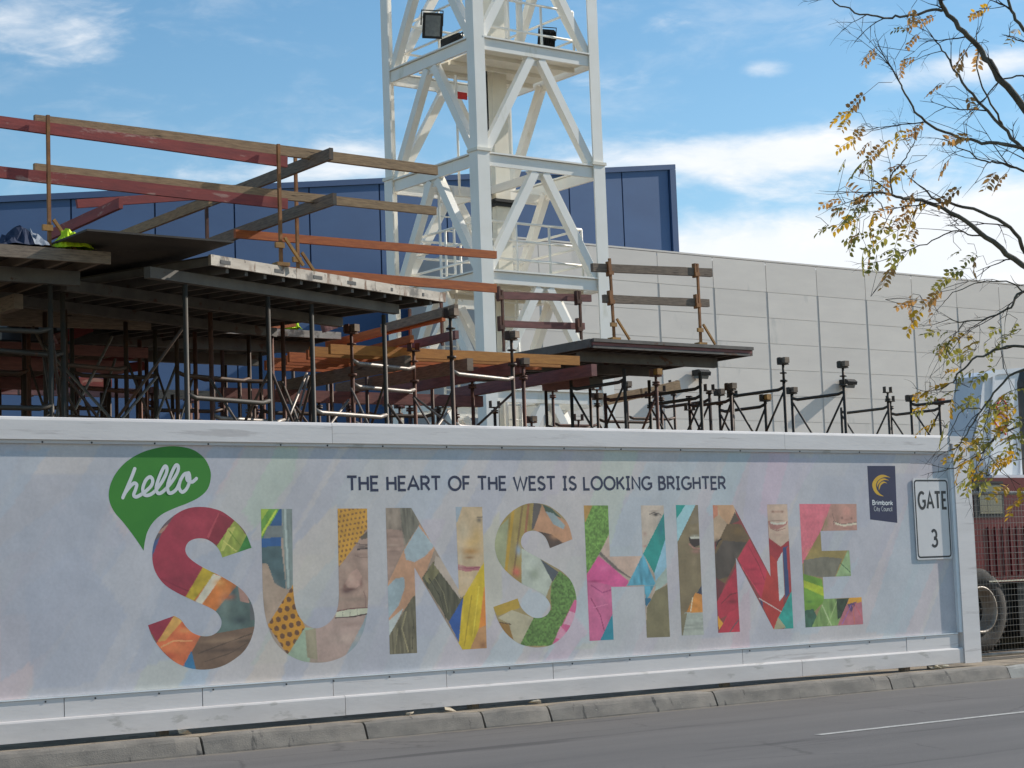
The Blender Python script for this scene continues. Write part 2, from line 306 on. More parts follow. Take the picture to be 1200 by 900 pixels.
# ------------------------------------------------------------------ ground, road, kerb
KY, GZ = -.40, .175          # kerb face line, level of the ground behind the kerb
mb = B(); mb.face([(-150, KY+.02, 0), (-150, -8.6, 0), (260, -8.6, 0), (260, KY+.02, 0)]); mb.build('road', 'asphalt', kind='structure')
mb = B()
mb.face([(-400, 900, -.03), (-400, -400, -.03), (900, -400, -.03), (900, 900, -.03)]); mb.build('ground', 'dirt', kind='structure')
mb = B(); mb.box(-150, 260, KY+.11, 1.6, -.02, GZ-.012); mb.build('verge', 'dust', kind='structure')
mb = B(); mb.box(-150, 260, 1.6, 140, -.02, GZ-.016); mb.build('site_ground', 'dirt', kind='structure')
mb = B(); mb.box(-150, 260, -15.0, -8.75, -.02, .13); mb.build('median', 'grass', kind='structure')
mb = B(); mb.box(-150, 260, -8.75, -8.6, -.02, .14); mb.build('median_kerb', 'kerb', kind='structure')
mb = B(); mb.face([(-150, -15.0, .004), (-150, -40, .004), (260, -40, .004), (260, -15.0, .004)]); mb.build('far_carriageway', 'asphalt', kind='structure')
for x0, x1 in ((12.42, 15.42), (24.4, 27.4), (.4, 3.4)):
    mb = B(); mb.face([(x0, -3.84, .004), (x0, -3.94, .004), (x1, -3.94, .004), (x1, -3.84, .004)][::1]); mb.build('lane_marking', 'linepaint', kind='structure')
kerb = bpy.data.objects.new('kerb', None); COL.objects.link(kerb); kerb['kind'] = 'structure'
def kerb_stone(xa, xb, mat='kerb', dz=0.0):
    prof = [(KY, -.02), (KY+.005, .015), (KY+.045, .125), (KY+.062, .152), (KY+.09, .168), (KY+.13, .172), (KY+.15, .172), (KY+.15, -.02)]
    m = B(); n = max(2, int((xb-xa)/.25)); xs = [xa + (xb-xa)*i/n for i in range(n+1)]
    rows = []
    for i, x in enumerate(xs):
        e = .012 if i in (0, n) else 0
        rows.append([(x, y+e+random.uniform(-.004, .004), z-e*(z > .1)+dz+random.uniform(-.003, .003)*(z > .05)) for y, z in prof])
    for i in range(n):
        for k in range(len(prof)-1): m.face([rows[i][k], rows[i+1][k], rows[i+1][k+1], rows[i][k+1]], smooth=False)
    m.face(rows[0]); m.face(rows[-1][::-1])
    return m.build('kerb_stone', mat, kerb)
KX = [float(atY(x, y, KY)[0]) for x, y in ((240, 882), (432, 866), (570, 853), (648, 845), (842, 827), (1047, 806), (1186, 795))]
edges = [KX[0]-2.1*i for i in range(6, 0, -1)] + KX
for a, b in zip(edges[:-1], edges[1:]): kerb_stone(a+.012, b-.012)
x = edges[-1]
while x < 34: kerb_stone(x+.012, x+1.6-.012, 'kerbnew', -.012); x += 1.6
# loose debris on the verge under the hoarding
for k, (px, py) in enumerate(((215, 858), (480, 837), (525, 830), (625, 823), (1092, 781), (1098, 783), (1104, 781))):
    p = atY(px, py, -.05); m = B(); r = random.uniform(.025, .05)
    pts = [(p[0]+random.uniform(-1, 1)*r*2.2, -.06+random.uniform(-1, 1)*r, GZ-.01+random.uniform(0, 1)*r*1.3) for _ in range(9)]
    import bmesh
    bm = bmesh.new(); [bm.verts.new(q) for q in pts]; bmesh.ops.convex_hull(bm, input=bm.verts); me = bpy.data.meshes.new('stone'); bm.to_mesh(me); bm.free(); me.materials.append(M['rubble'])
    o = bpy.data.objects.new('stone', me); COL.objects.link(o)
    tag(o, ['pale stone on the kerb below the big letter S', 'grey rubble piece on the kerb below the letter N', 'second rubble piece on the kerb right of the one below the letter N', 'pale stone on the kerb below the second letter S', 'leftmost pale stone on the kerb near the gate sign end', 'middle pale stone on the kerb near the gate sign end', 'rightmost pale stone on the kerb near the gate sign end'][k], 'stone', 'rubble along the kerb')

# ------------------------------------------------------------------ hoarding
HX0, HX1 = 3.2, 19.27
FT, FB = 3.07, .215
hoard = thing('site_hoarding', 'long white painted site hoarding with a printed banner along the kerb', 'hoarding', (HX0, 0, GZ))
m = B(); m.box(HX0, HX1-.02, .03, .055, FB+.06, FT-.03); m.build('backing_board', 'hoard_low', hoard)
capx = [HX0, 6.1, float(atY(387, 500, 0)[0]), float(atY(917, 512, 0)[0]), HX1-.36]
for a, b in zip(capx[:-1], capx[1:]):          # top boards, slightly rounded top edge
    dz = random.uniform(-.004, .006)
    m = B(); z0, z1 = 2.865, FT+dz
    pr = [(-.034, z0), (-.034, z1-.03), (-.028, z1-.008), (-.018, z1), (.16, z1), (.16, z1-.05), (.028, z1-.05), (.028, z0)]
    m.prism([(a+.002, y, z) for y, z in pr][::-1], (b-a-.004, 0, 0)); m.build('top_board', 'hoard', hoard)
m = B(); m.box(HX0, HX1-.36, -.012, .028, 2.832, 2.864); m.build('top_trim', 'hoard_low', hoard)
# bottom: lip, plain band panels, thick skirting board
m = B(); m.box(HX0, 18.885, -.020, .028, .578, .590); m.build('bottom_lip', 'lipwhite', hoard)
bx = [HX0, 5.4, float(atY(75, 835, 0)[0]), float(atY(237, 822, 0)[0]), float(atY(390, 808, 0)[0]), float(atY(523, 800, 0)[0]), float(atY(648, 792, 0)[0]), float(atY(870, 773, 0)[0]), float(atY(1062, 757, 0)[0]), 18.885]
for a, b in zip(bx[:-1], bx[1:]):
    m = B(); m.box(a+.004, b-.004, -.008+random.uniform(-.002, .002), .028, .408, .574); m.build('band_panel', 'hoard', hoard)
sx = [HX0, 5.0, float(atY(403, 835, 0)[0]), float(atY(938, 785, 0)[0]), 18.95]
for a, b in zip(sx[:-1], sx[1:]):
    m = B(); dz = random.uniform(-.006, .006)
    pr = [(-.034, FB+dz), (-.034, .385), (-.028, .400), (-.012, .407), (.028, .407), (.028, FB+dz)]
    m.prism([(a+.003, y, z) for y, z in pr][::-1], (b-a-.006, 0, 0)); m.build('skirting_board', 'hoard_low', hoard)
# end frame
m = B(); m.box(18.955, HX1, -.048, .03, FB-.01, 2.96); m.build('end_board', 'hoard', hoard)
m = B(); m.box(18.90, 18.953, -.034, .028, .592, 2.862); m.build('end_trim', 'lipwhite', hoard)
m = B(); m.box(HX1-.36, HX1-.05, -.04, .13, 2.962, FT-.01); m.build('end_cap', 'hoard', hoard)
m = B(); m.beam((17.95, .06, GZ-.01), (17.95, .06, FB+.08), .1, .1); m.build('foot_block', 'timbergrey', hoard)
for px in (108, 245, 385, 525, 663, 800, 940, 1075, 50, 182, 330, 450, 590, 730, 870, 1010):
    for zz, yy in ((2.855, -.013), (.566, -.012)):
        X = float(atY(px, 600, 0)[0]); m = B(); m.lathe((X, yy, zz-.012), (0, -1, 0), [(0, .009), (.003, .009), (.004, .004), (.004, 0)], 8); m.build('screw', 'signblack', hoard)
for X in (4.5, 8.0, 11.5, 15.0, 18.5):
    m = B(); m.beam((X, .10, GZ-.05), (X, .10, FT-.08), .09, .09); m.beam((X, .15, 2.2), (X, 1.35, GZ), .09, .05); m.build('rear_brace', 'timbergrey', hoard)

# ---- the printed banner
BZ0, BZ1, BX0, BX1 = .592, 2.864, HX0, 18.90
def plane(fr, x, y):
    P = atY(fr[0]+x/fr[2], fr[1]+y/fr[2], 0); return (float(P[0]), float(P[2]))
PXM = 135.0
def ink(c, white=(168, 169, 181), k=.49):
    return np.array([min(.92, lin(c[i])/lin(white[i])*k*(1.0, 1.0, .99)[i]) for i in range(3)])
def inside(P, poly):
    x, z = P[:, 0], P[:, 1]; r = np.zeros(len(P), bool); n = len(poly)
    for i in range(n):
        x1, z1 = poly[i]; x2, z2 = poly[(i+1) % n]
        if z1 == z2: continue
        c = ((z1 > z) != (z2 > z)) & (x < (x2-x1)*(z-z1)/(z2-z1)+x1); r ^= c
    return r
rng = np.random.RandomState(3)
_lat = rng.rand(256, 256)
def vnoise(x, z):
    xi = np.floor(x).astype(int); zi = np.floor(z).astype(int); fx = x-xi; fz = z-zi; fx = fx*fx*(3-2*fx); fz = fz*fz*(3-2*fz)
    g = lambda a, b: _lat[a % 256, b % 256]
    return (g(xi, zi)*(1-fx)+g(xi+1, zi)*fx)*(1-fz)+(g(xi, zi+1)*(1-fx)+g(xi+1, zi+1)*fx)*fz - .5
def paint(P, fr, base, layers):
    """P: Nx2 points on the banner; layers in the measuring frame fr."""
    C = np.tile(ink(base), (len(P), 1)); x, z = P[:, 0], P[:, 1]
    for ly in layers:
        k = ly[0]
        if k == 'p':                      # polygon, colour, [grain amp, grain scale x, z]
            _, pts, c = ly[:3]; mk = inside(P, [plane(fr, *q) for q in pts]); C[mk] = ink(c)
            if len(ly) > 3:
                amp, sx_, sz_ = ly[3]; C[mk] *= (1+amp*2*vnoise(x[mk]*sx_+z[mk]*3, z[mk]*sz_))[:, None]
        elif k == 'b':                    # soft blob
            _, cx, cy, rx, ry, c, al = ly; q = plane(fr, cx, cy); a = rx/fr[2]/PXM*1.2; b = ry/fr[2]/PXM
            g = al*np.exp(-((x-q[0])/a)**2-((z-q[1])/b)**2); C = C*(1-g[:, None])+ink(c)[None]*g[:, None]
        elif k == 'd':                    # dots on a slanted lattice inside a polygon
            _, pts, c, st, r = ly; mk = inside(P, [plane(fr, *q) for q in pts]); s_ = st/fr[2]/PXM; rr = r/fr[2]/PXM
            u = x*1.0+z*.25; v = z-x*.15; row = np.floor(v/s_); uu = (u/s_+.5*(row % 2)) % 1-.5; vv = (v/s_) % 1-.5
            dd = mk & (uu*uu+vv*vv < (rr/s_)**2); C[dd] = ink(c)
        elif k == 'l':                    # line
            _, pts, wd, c = ly; q = np.array([plane(fr, *p) for p in pts]); wd = wd/fr[2]/PXM/2
            for a, b in zip(q[:-1], q[1:]):
                ab = b-a; t = np.clip(((P-a)@ab)/(ab@ab), 0, 1); dd = np.hypot(*(P-a-t[:, None]*ab).T); C[dd < wd] = ink(c)
    C *= (1+.24*vnoise(x*5+3, z*7)+.16*vnoise(x*14+z*5, z*14)+.10*vnoise(x*40+9, z*40))[:, None]
    C = C*1.10 + np.array([.024, .022, .021])[None]
    return np.clip(C, .003, .95)
def smooth_outline(pts, corners, n=6):
    out = []; L = len(pts)
    for i in range(L):
        p1 = np.array(pts[i]); p2 = np.array(pts[(i+1) % L]); p0 = np.array(pts[i-1]) if i not in corners else p1; p3 = np.array(pts[(i+2) % L]) if (i+1) % L not in corners else p2
        if i in corners and (i+1) % L in corners: out.append(tuple(p1)); continue
        for k in range(n):
            t = k/n; out.append(tuple(.5*((2*p1)+(-p0+p2)*t+(2*p0-5*p1+4*p2-p3)*t*t+(-p0+3*p1-3*p2+p3)*t**3)))
    return out
def sheet(outline, y, cell, cellz=None):
    """cut a flat print into strips; returns verts, faces (facing -Y)"""
    cellz = cellz or cell
    zs = sorted(set([round(p[1], 5) for p in outline])); z0, z1 = zs[0], zs[-1]
    g = [z0+i*cellz for i in range(1, int((z1-z0)/cellz)+1)]; lv = sorted(set(zs+[round(q, 5) for q in g])); V = []; Fc = []
    n = len(outline); E_ = [(outline[i], outline[(i+1) % n]) for i in range(n) if outline[i][1] != outline[(i+1) % n][1]]
    for a, b in zip(lv[:-1], lv[1:]):
        if b-a < 1e-5: continue
        mid = (a+b)/2; act = []
        for p, q in E_:
            if min(p[1], q[1]) <= mid <= max(p[1], q[1]):
                X = lambda zz: p[0]+(q[0]-p[0])*(zz-p[1])/(q[1]-p[1]); act.append((X(mid), X(a), X(b)))
        act.sort()
        for l, r in zip(act[0::2], act[1::2]):
            k = max(1, int(max(r[1]-l[1], r[2]-l[2])/cell))
            i0 = len(V)
            for j in range(k+1):
                t = j/k; V.append((l[1]+(r[1]-l[1])*t, y, a)); V.append((l[2]+(r[2]-l[2])*t, y, b))
            for j in range(k): Fc.append((i0+2*j, i0+2*j+2, i0+2*j+3, i0+2*j+1))
    return V, Fc
def print_obj(name, V, Fc, cols, mat, parent, label=None):
    o3 = Vector((0, 0, 0)); q = parent
    while q is not None: o3 += q.location; q = q.parent
    me = bpy.data.meshes.new(name); me.from_pydata([tuple(Vector(v)-o3) for v in V], [], Fc); me.materials.append(M[mat])
    if cols is not None:
        at = me.color_attributes.new('ink', 'FLOAT_COLOR', 'POINT'); buf = np.ones((len(V), 4), 'f'); buf[:, :3] = cols; at.data.foreach_set('color', buf.ravel())
    o = bpy.data.objects.new(name, me); COL.objects.link(o); o.parent = parent
    if label: o['label'] = label
    return o
# base sheet: pale echoes of the same picture mosaic
fr1 = (0, 0, 1.0)
V, Fc = sheet([(BX0, BZ0), (BX1, BZ0), (BX1, BZ1), (BX0, BZ1)], .012, .03)
P2 = np.array([(v[0], v[2]) for v in V])
base = np.tile(np.array([.515, .488, .478]), (len(P2), 1))
tints = [(.62, .68, .76), (.78, .70, .72), (.60, .64, .72), (.62, .74, .78), (.70, .76, .68), (.70, .72, .77), (.66, .71, .78), (.76, .72, .75), (.74, .76, .74), (.64, .67, .75), (.77, .75, .72), (.74, .70, .75), (.69, .75, .77)]
rr = random.Random(11)
for k in range(70):
    cx = rr.uniform(BX0, BX1); cz = rr.uniform(BZ0, BZ1); wd = rr.uniform(.12, .55); ln = rr.uniform(.3, 1.5); sl_ = rr.uniform(.55, .75)
    poly = [(cx-wd-sl_*ln, cz-ln), (cx+wd-sl_*ln, cz-ln), (cx+wd+sl_*ln, cz+ln), (cx-wd+sl_*ln, cz+ln)]
    mk = inside(P2, poly); t = np.array(rr.choice(tints)); t = t.mean()+(t-t.mean())*1.5; t = t*np.array([1.03, .985, .965]); base[mk] = base[mk]*.4+t*.66*.6
for pts, t in (([(1062, 742), (1015, 742), (1070, 575), (1113, 540), (1113, 620)], (.64, .73, .78)), ([(925, 742), (960, 742), (985, 700), (1010, 650)], (.66, .74, .79)), ([(0, 640), (110, 560), (150, 640), (60, 760), (0, 800)], (.62, .66, .74)),
               ([(200, 670), (300, 620), (230, 760), (150, 790)], (.60, .65, .74)), ([(640, 770), (700, 750), (820, 540), (760, 540)], (.68, .76, .80)), ([(0, 530), (60, 525), (10, 600), (0, 610)], (.64, .71, .79)), ([(60, 600), (130, 575), (100, 690), (60, 720)], (.62, .65, .72)), ([(880, 540), (960, 535), (900, 640), (860, 700)], (.74, .70, .79)),
               ([(285, 600), (330, 515), (352, 515), (345, 560), (300, 620)], (.68, .80, .66)), ([(345, 700), (345, 640), (395, 590), (395, 650)], (.84, .76, .66)), ([(285, 805), (325, 735), (345, 740), (330, 800)], (.84, .74, .64)), ([(210, 806), (240, 745), (262, 750), (240, 803)], (.56, .70, .82)), ([(215, 590), (250, 520), (290, 517), (240, 600)], (.62, .68, .76)),
               ([(560, 790), (620, 690), (650, 700), (600, 785)], (.68, .78, .82)), ([(690, 600), (712, 520), (752, 520), (716, 640)], (.72, .80, .68)), ([(890, 600), (905, 520), (930, 520), (905, 610)], (.84, .66, .76)), ([(828, 600), (860, 520), (885, 520), (850, 610)], (.62, .76, .80)), ([(855, 770), (870, 700), (880, 690), (880, 765)], (.80, .62, .66)), ([(640, 775), (672, 720), (690, 740), (665, 772)], (.84, .66, .74)),
               ([(460, 600), (520, 520), (560, 520), (505, 610)], (.66, .72, .78)), ([(560, 640), (585, 600), (590, 700), (572, 740)], (.82, .78, .60)), ([(30, 690), (90, 640), (150, 720), (110, 800), (40, 810)], (.61, .65, .74))):
    mk = inside(P2, [tuple(atY(x, y, 0)[[0, 2]]) for x, y in pts]); base[mk] = base[mk]*.3+(np.mean(t)+(np.array(t)-np.mean(t))*1.3)*.665*.7
wx, wz = P2[:, 0], P2[:, 1]
base = base*.72 + base.mean(axis=1, keepdims=True)*np.array([[.285, .28, .275]])
base *= np.array([1.27, 1.20, 1.165])[None]
base *= (1+.10*vnoise(wx*1.7, wz*1.7+4)+.07*vnoise(wx*5, wz*5)+.05*vnoise(wx*12, wz*12))[:, None]
banner = print_obj('banner', V, Fc, np.clip(base, .02, .85), 'vinyl', hoard, 'pale grey printed vinyl banner with colourful SUNSHINE lettering')
def flat(outline, y, mat, name, parent=banner, label=None, cell=.6):
    V, Fc = sheet(outline, y, cell, 5.0); return print_obj(name, V, Fc, None, mat, parent, label)

# letters: outlines and picture fragments measured on the photograph
fS1 = (160, 580, 4.093); fU = (290, 580, 4.094); fN = (440, 580, 4.093); fS2 = (570, 570, 4.283); fH = (680, 570, 4.5); fE = (785, 570, 4.737)
Spts = [(555,253),(515,165),(430,90),(370,65),(310,57),(250,64),(195,90),(140,135),(105,185),(85,235),(78,290),(85,345),(105,390),(140,432),(190,465),(240,490),(290,513),(340,534),(382,558),(405,588),(411,615),(402,643),(380,665),(350,677),(310,676),(270,660),(240,632),(215,598),(183,580),
        (58,625),(75,672),(100,715),(140,763),(190,803),(250,829),(320,838),(390,829),(450,803),(510,758),(545,708),(565,650),(570,600),(563,548),(545,502),(510,457),(460,420),(400,386),(350,362),(305,338),(265,310),(243,285),(237,260),(245,235),(265,217),(300,208),(340,213),(375,235),(400,265),(415,300)]
cs = {0, len(Spts)-1, 28, 29}
def letter(outl, fr, base_c, layers, lab):
    V, Fc = sheet(outl, .0117, .0085); P = np.array([(v[0], v[2]) for v in V])
    return print_obj('letter', V, Fc, paint(P, fr, base_c, layers), 'vinyl', banner, lab)
oS = smooth_outline([plane(fS1, *p) for p in Spts], cs)
letter(oS, fS1, (120, 90, 80), [
    ('p', [(60,330),(60,150),(220,50),(200,120),(110,240)], (84,82,88)), ('p', [(95,185),(165,130),(140,182)], (158,122,112)), ('p', [(60,240),(125,195),(95,310),(60,310)], (52,84,128)),
    ('p', [(190,90),(220,40),(420,40),(475,118),(395,240),(345,215),(330,345),(240,492),(150,460),(60,380),(80,290),(120,190)], (152,50,70), (.10,5,3)), ('p', [(392,88),(475,125),(395,245),(338,212)], (132,42,58)), ('p', [(340,200),(395,85),(400,90),(348,212)], (172,70,84)),
    ('b', 170, 410, 90, 30, (120,36,56), .5), ('p', [(475,118),(570,250),(400,315),(385,248)], (142,152,72), (.25,30,12)), ('p', [(535,185),(570,255),(487,280)], (56,122,58), (.2,20,20)), ('p', [(440,160),(480,150),(420,270),(405,270)], (178,176,96)),
    ('p', [(330,335),(490,428),(385,565),(230,500)], (196,112,58), (.2,16,16)), ('p', [(325,340),(385,370),(270,515),(232,500)], (180,152,48), (.2,30,30)), ('p', [(372,378),(412,392),(312,530),(282,515)], (206,196,184), (.1,20,20)), ('b', 420, 450, 40, 50, (206,124,60), .6),
    ('p', [(490,428),(600,520),(600,640),(385,680),(375,565)], (88,104,104), (.25,14,8)), ('p', [(490,440),(530,450),(545,520),(500,510)], (162,124,118)), ('b', 430, 540, 25, 60, (118,132,130), .7), ('b', 500, 600, 40, 22, (52,62,70), .8), ('p', [(545,520),(590,540),(580,600),(550,600)], (92,92,98)),
    ('p', [(50,625),(183,578),(105,712)], (142,44,64)), ('p', [(183,578),(310,675),(225,840),(95,715)], (196,100,66), (.2,12,12)), ('p', [(183,578),(222,605),(140,700),(105,705)], (198,148,84), (.2,20,20)), ('b', 190, 740, 60, 35, (214,124,80), .7), ('b', 240, 650, 40, 14, (220,140,90), .7),
    ('p', [(266,745),(295,845),(215,845)], (58,112,156)), ('p', [(310,678),(600,625),(580,720),(450,840),(290,850),(268,750)], (112,88,76), (.10,6,12)), ('b', 450, 690, 110, 16, (138,110,94), .8), ('b', 420, 745, 120, 10, (84,66,60), .8), ('b', 520, 700, 60, 8, (80,64,58), .8), ('l', [(300,760),(420,715),(555,665)], 5, (78,62,56)), ('l', [(330,800),(450,760),(545,705)], 5, (88,70,62)), ('b', 400, 700, 80, 10, (146,118,100), .8), ('b', 470, 470, 14, 40, (60,72,78), .8), ('l', [(120,730),(180,700),(270,700)], 6, (226,150,104)), ('b', 150, 770, 50, 16, (178,74,54), .7), ('b', 400, 420, 24, 16, (228,160,96), .8), ('b', 440, 490, 30, 14, (170,84,44), .7), ('l', [(445,170),(500,240)], 6, (110,132,52)), ('l', [(420,220),(480,270)], 6, (196,190,110)), ('b', 300, 130, 120, 40, (166,60,78), .5), ('b', 130, 300, 30, 90, (162,54,74), .5), ('l', [(120,400),(200,440),(250,460)], 7, (126,38,58))],
    'bold letter S filled with crimson cloth, oranges and a brown hand')
Upts = [(67,67),(217,67),(221,430),(230,520),(250,580),(285,622),(330,640),(375,627),(415,590),(436,540),(442,480),(435,65),(577,65),(583,460),(578,560),(560,650),(525,720),(470,770),(400,798),(330,805),(260,795),(195,763),(140,710),(105,640),(85,560),(76,460)]
oU = smooth_outline([plane(fU, *p) for p in Upts], {0, 1, 2, 10, 11, 12, 13, 25})
letter(oU, fU, (160,140,132), [
    ('p', [(60,60),(160,60),(70,215)], (104,148,66), (.25,26,12)), ('p', [(60,60),(110,60),(66,130)], (150,170,70)), ('l', [(140,75),(70,190)], 12, (176,190,74)), ('p', [(160,60),(165,60),(168,160),(70,215)], (46,82,128)), ('p', [(100,150),(185,145),(185,205),(75,215)], (112,116,120)), ('p', [(70,210),(165,200),(165,250),(70,255)], (44,86,142)),
    ('p', [(165,60),(225,60),(225,440),(190,455)], (120,128,130), (.15,40,2)), ('l', [(182,70),(200,440)], 14, (158,166,168)), ('p', [(70,250),(165,245),(190,460),(130,420),(100,330),(70,330)], (76,96,104), (.2,10,10)), ('p', [(60,330),(100,330),(135,430),(195,455),(100,610),(60,610)], (164,140,128), (.1,8,8)), ('b', 110, 470, 40, 50, (176,152,140), .8),
    ('p', [(222,430),(240,540),(280,635),(200,775),(100,625)], (188,130,48), (.08,20,20)), ('d', [(222,430),(240,540),(280,635),(200,775),(100,625)], (104,72,52), 46, 15), ('p', [(280,635),(320,640),(300,810),(190,775)], (150,164,148)), ('p', [(280,650),(330,640),(340,790),(290,780)], (150,138,120), (.15,30,8)),
    ('p', [(330,620),(600,450),(600,600),(470,800),(340,800)], (168,142,138), (.08,8,8)), ('p', [(560,610),(600,500),(600,700),(470,780)], (136,148,160)),
    ('p', [(430,55),(590,55),(590,150),(440,350)], (192,140,58), (.05,20,20)), ('d', [(430,55),(590,55),(590,150),(440,350)], (132,92,54), 27, 7),
    ('p', [(590,145),(440,350),(430,560),(590,545)], (160,132,124), (.06,10,10)), ('p', [(545,200),(590,165),(590,205),(548,215)], (98,88,80)), ('b', 555, 250, 30, 12, (92,80,80), .9), ('b', 545, 285, 35, 10, (136,110,104), .7), ('b', 480, 460, 28, 14, (96,70,70), .9), ('b', 530, 410, 22, 40, (132,98,94), .6), ('b', 500, 380, 30, 40, (178,146,136), .7), ('b', 520, 500, 60, 14, (130,112,104), .6),
    ('p', [(430,560),(500,548),(590,540),(590,565),(520,582),(425,588)], (188,184,168)), ('l', [(425,590),(510,584),(590,568)], 7, (70,54,54)), ('l', [(430,558),(500,545),(590,540)], 6, (120,86,84)), ('l', [(460,560),(460,584)], 3, (140,132,124)), ('l', [(495,552),(495,582)], 3, (140,132,124)), ('l', [(530,546),(530,578)], 3, (140,132,124)), ('b', 430, 700, 60, 60, (178,152,148), .6), ('p', [(470,425),(500,372),(530,352),(552,388),(546,430),(520,450),(490,448)], (182,146,138), (.05,10,10)), ('b', 495, 452, 34, 9, (104,72,70), .95), ('b', 470, 440, 10, 16, (118,84,80), .9), ('b', 548, 425, 9, 22, (126,92,88), .85), ('b', 500, 400, 16, 22, (196,164,154), .8), ('l', [(520,228),(548,238),(582,240)], 6, (104,88,84)), ('l', [(530,262),(556,258),(582,256)], 7, (66,56,58)), ('l', [(520,290),(550,302),(582,300)], 5, (130,104,98)), ('b', 560, 330, 26, 30, (180,150,142), .7), ('b', 470, 340, 30, 20, (172,146,138), .6), ('b', 440, 500, 26, 12, (150,130,122), .7), ('l', [(560,460),(572,500),(570,540)], 6, (132,102,98)), ('b', 500, 620, 60, 14, (146,120,116), .7), ('b', 480, 690, 70, 24, (182,158,152), .7)],
    'bold letter U filled with a smiling mouth and orange dotted fabric')
oN = [plane(fN, *p) for p in ((52,62),(175,62),(403,455),(388,57),(515,57),(537,735),(420,742),(190,348),(203,758),(72,765))]
letter(oN, fN, (150,130,120), [
    ('p', [(40,50),(180,50),(215,140),(140,250),(50,270)], (140,124,116), (.25,30,16)), ('p', [(120,60),(180,60),(215,140),(150,240),(130,160)], (112,106,98), (.35,60,10)), ('p', [(40,160),(130,170),(140,250),(60,430),(40,430)], (158,130,122), (.15,14,26)),
    ('p', [(215,140),(290,250),(235,400),(180,520),(60,620),(60,430),(140,260)], (186,140,116), (.05,20,20)), ('p', [(210,150),(285,245),(240,295),(190,322),(150,310),(140,265)], (156,166,178), (.05,30,30)), ('p', [(60,440),(100,400),(140,395),(145,440),(115,530),(60,600)], (150,162,174), (.05,30,30)), ('p', [(60,610),(140,540),(70,680)], (178,180,184)),
    ('p', [(180,490),(210,470),(215,770),(60,770),(65,680)], (104,96,80), (.4,60,6)), ('l', [(150,560),(130,640),(160,750)], 10, (142,130,104)), ('l', [(185,600),(180,740)], 6, (76,72,62)),
    ('p', [(280,320),(300,330),(440,500),(360,615),(225,400)], (84,80,66), (.4,60,6)), ('p', [(280,320),(235,395),(260,430),(310,370)], (118,110,82), (.3,60,8)), ('p', [(290,290),(330,310),(410,460),(410,500),(350,420),(285,335)], (176,158,150)),
    ('p', [(380,50),(530,50),(530,340),(440,470),(415,495),(400,470)], (186,160,134), (.05,8,8)), ('p', [(380,50),(420,55),(395,130),(385,130)], (150,160,178)), ('b', 500, 120, 16, 14, (92,86,84), .9), ('b', 425, 170, 30, 60, (192,174,154), .7), ('b', 460, 270, 50, 20, (166,118,62), .85), ('b', 460, 230, 34, 30, (192,156,104), .7), ('b', 490, 200, 30, 60, (190,150,80), .5),
    ('p', [(398,332),(450,345),(505,340),(500,360),(440,368),(398,358)], (166,104,112)), ('l', [(398,345),(450,354),(505,347)], 5, (136,76,88)), ('p', [(355,610),(425,490),(415,560),(405,710)], (46,82,150)), ('p', [(425,490),(525,320),(535,500),(500,640),(455,745),(400,745),(412,600)], (194,164,44), (.12,20,3)), ('p', [(525,440),(540,440),(540,640),(500,640)], (206,124,56)), ('p', [(500,640),(545,620),(545,745),(455,745)], (178,130,92)), ('b', 520, 720, 20, 20, (120,78,60), .7), ('b', 455, 300, 26, 7, (140,96,56), .8), ('l', [(490,108),(520,104)], 6, (96,84,76)), ('b', 440, 410, 34, 22, (196,172,150), .7), ('b', 410, 300, 16, 60, (198,182,166), .6), ('b', 90, 200, 40, 8, (126,102,96), .7), ('b', 80, 240, 40, 6, (176,150,140), .7), ('b', 90, 270, 40, 6, (128,104,98), .7), ('l', [(290,400),(330,470),(350,560)], 6, (120,112,90)), ('l', [(260,400),(310,480),(340,590)], 5, (58,56,48)), ('l', [(110,640),(95,760)], 6, (132,122,98)), ('l', [(465,480),(430,720)], 8, (168,138,36)), ('l', [(500,440),(470,680)], 6, (214,186,70))],
    'bold letter N filled with grey hair, a cheek and a yellow scarf')
S2 = [(435,265),(418,200),(385,150),(320,100),(255,84),(190,92),(120,135),(70,200),(46,280),(55,350),(85,405),(130,450),(185,490),(240,515),(290,545),(318,580),(325,610),(312,640),(285,657),(250,660),(215,645),(180,610),(160,562),
      (38,605),(60,670),(100,735),(160,785),(215,803),(265,808),(330,795),(390,750),(435,680),(455,600),(450,530),(425,470),(380,425),(320,390),(260,355),(205,325),(180,295),(178,265),(195,235),(230,222),(265,228),(295,250),(312,280),(322,310)]
oS2 = smooth_outline([plane(fS2, *p) for p in S2], {0, len(S2)-1, 22, 23})
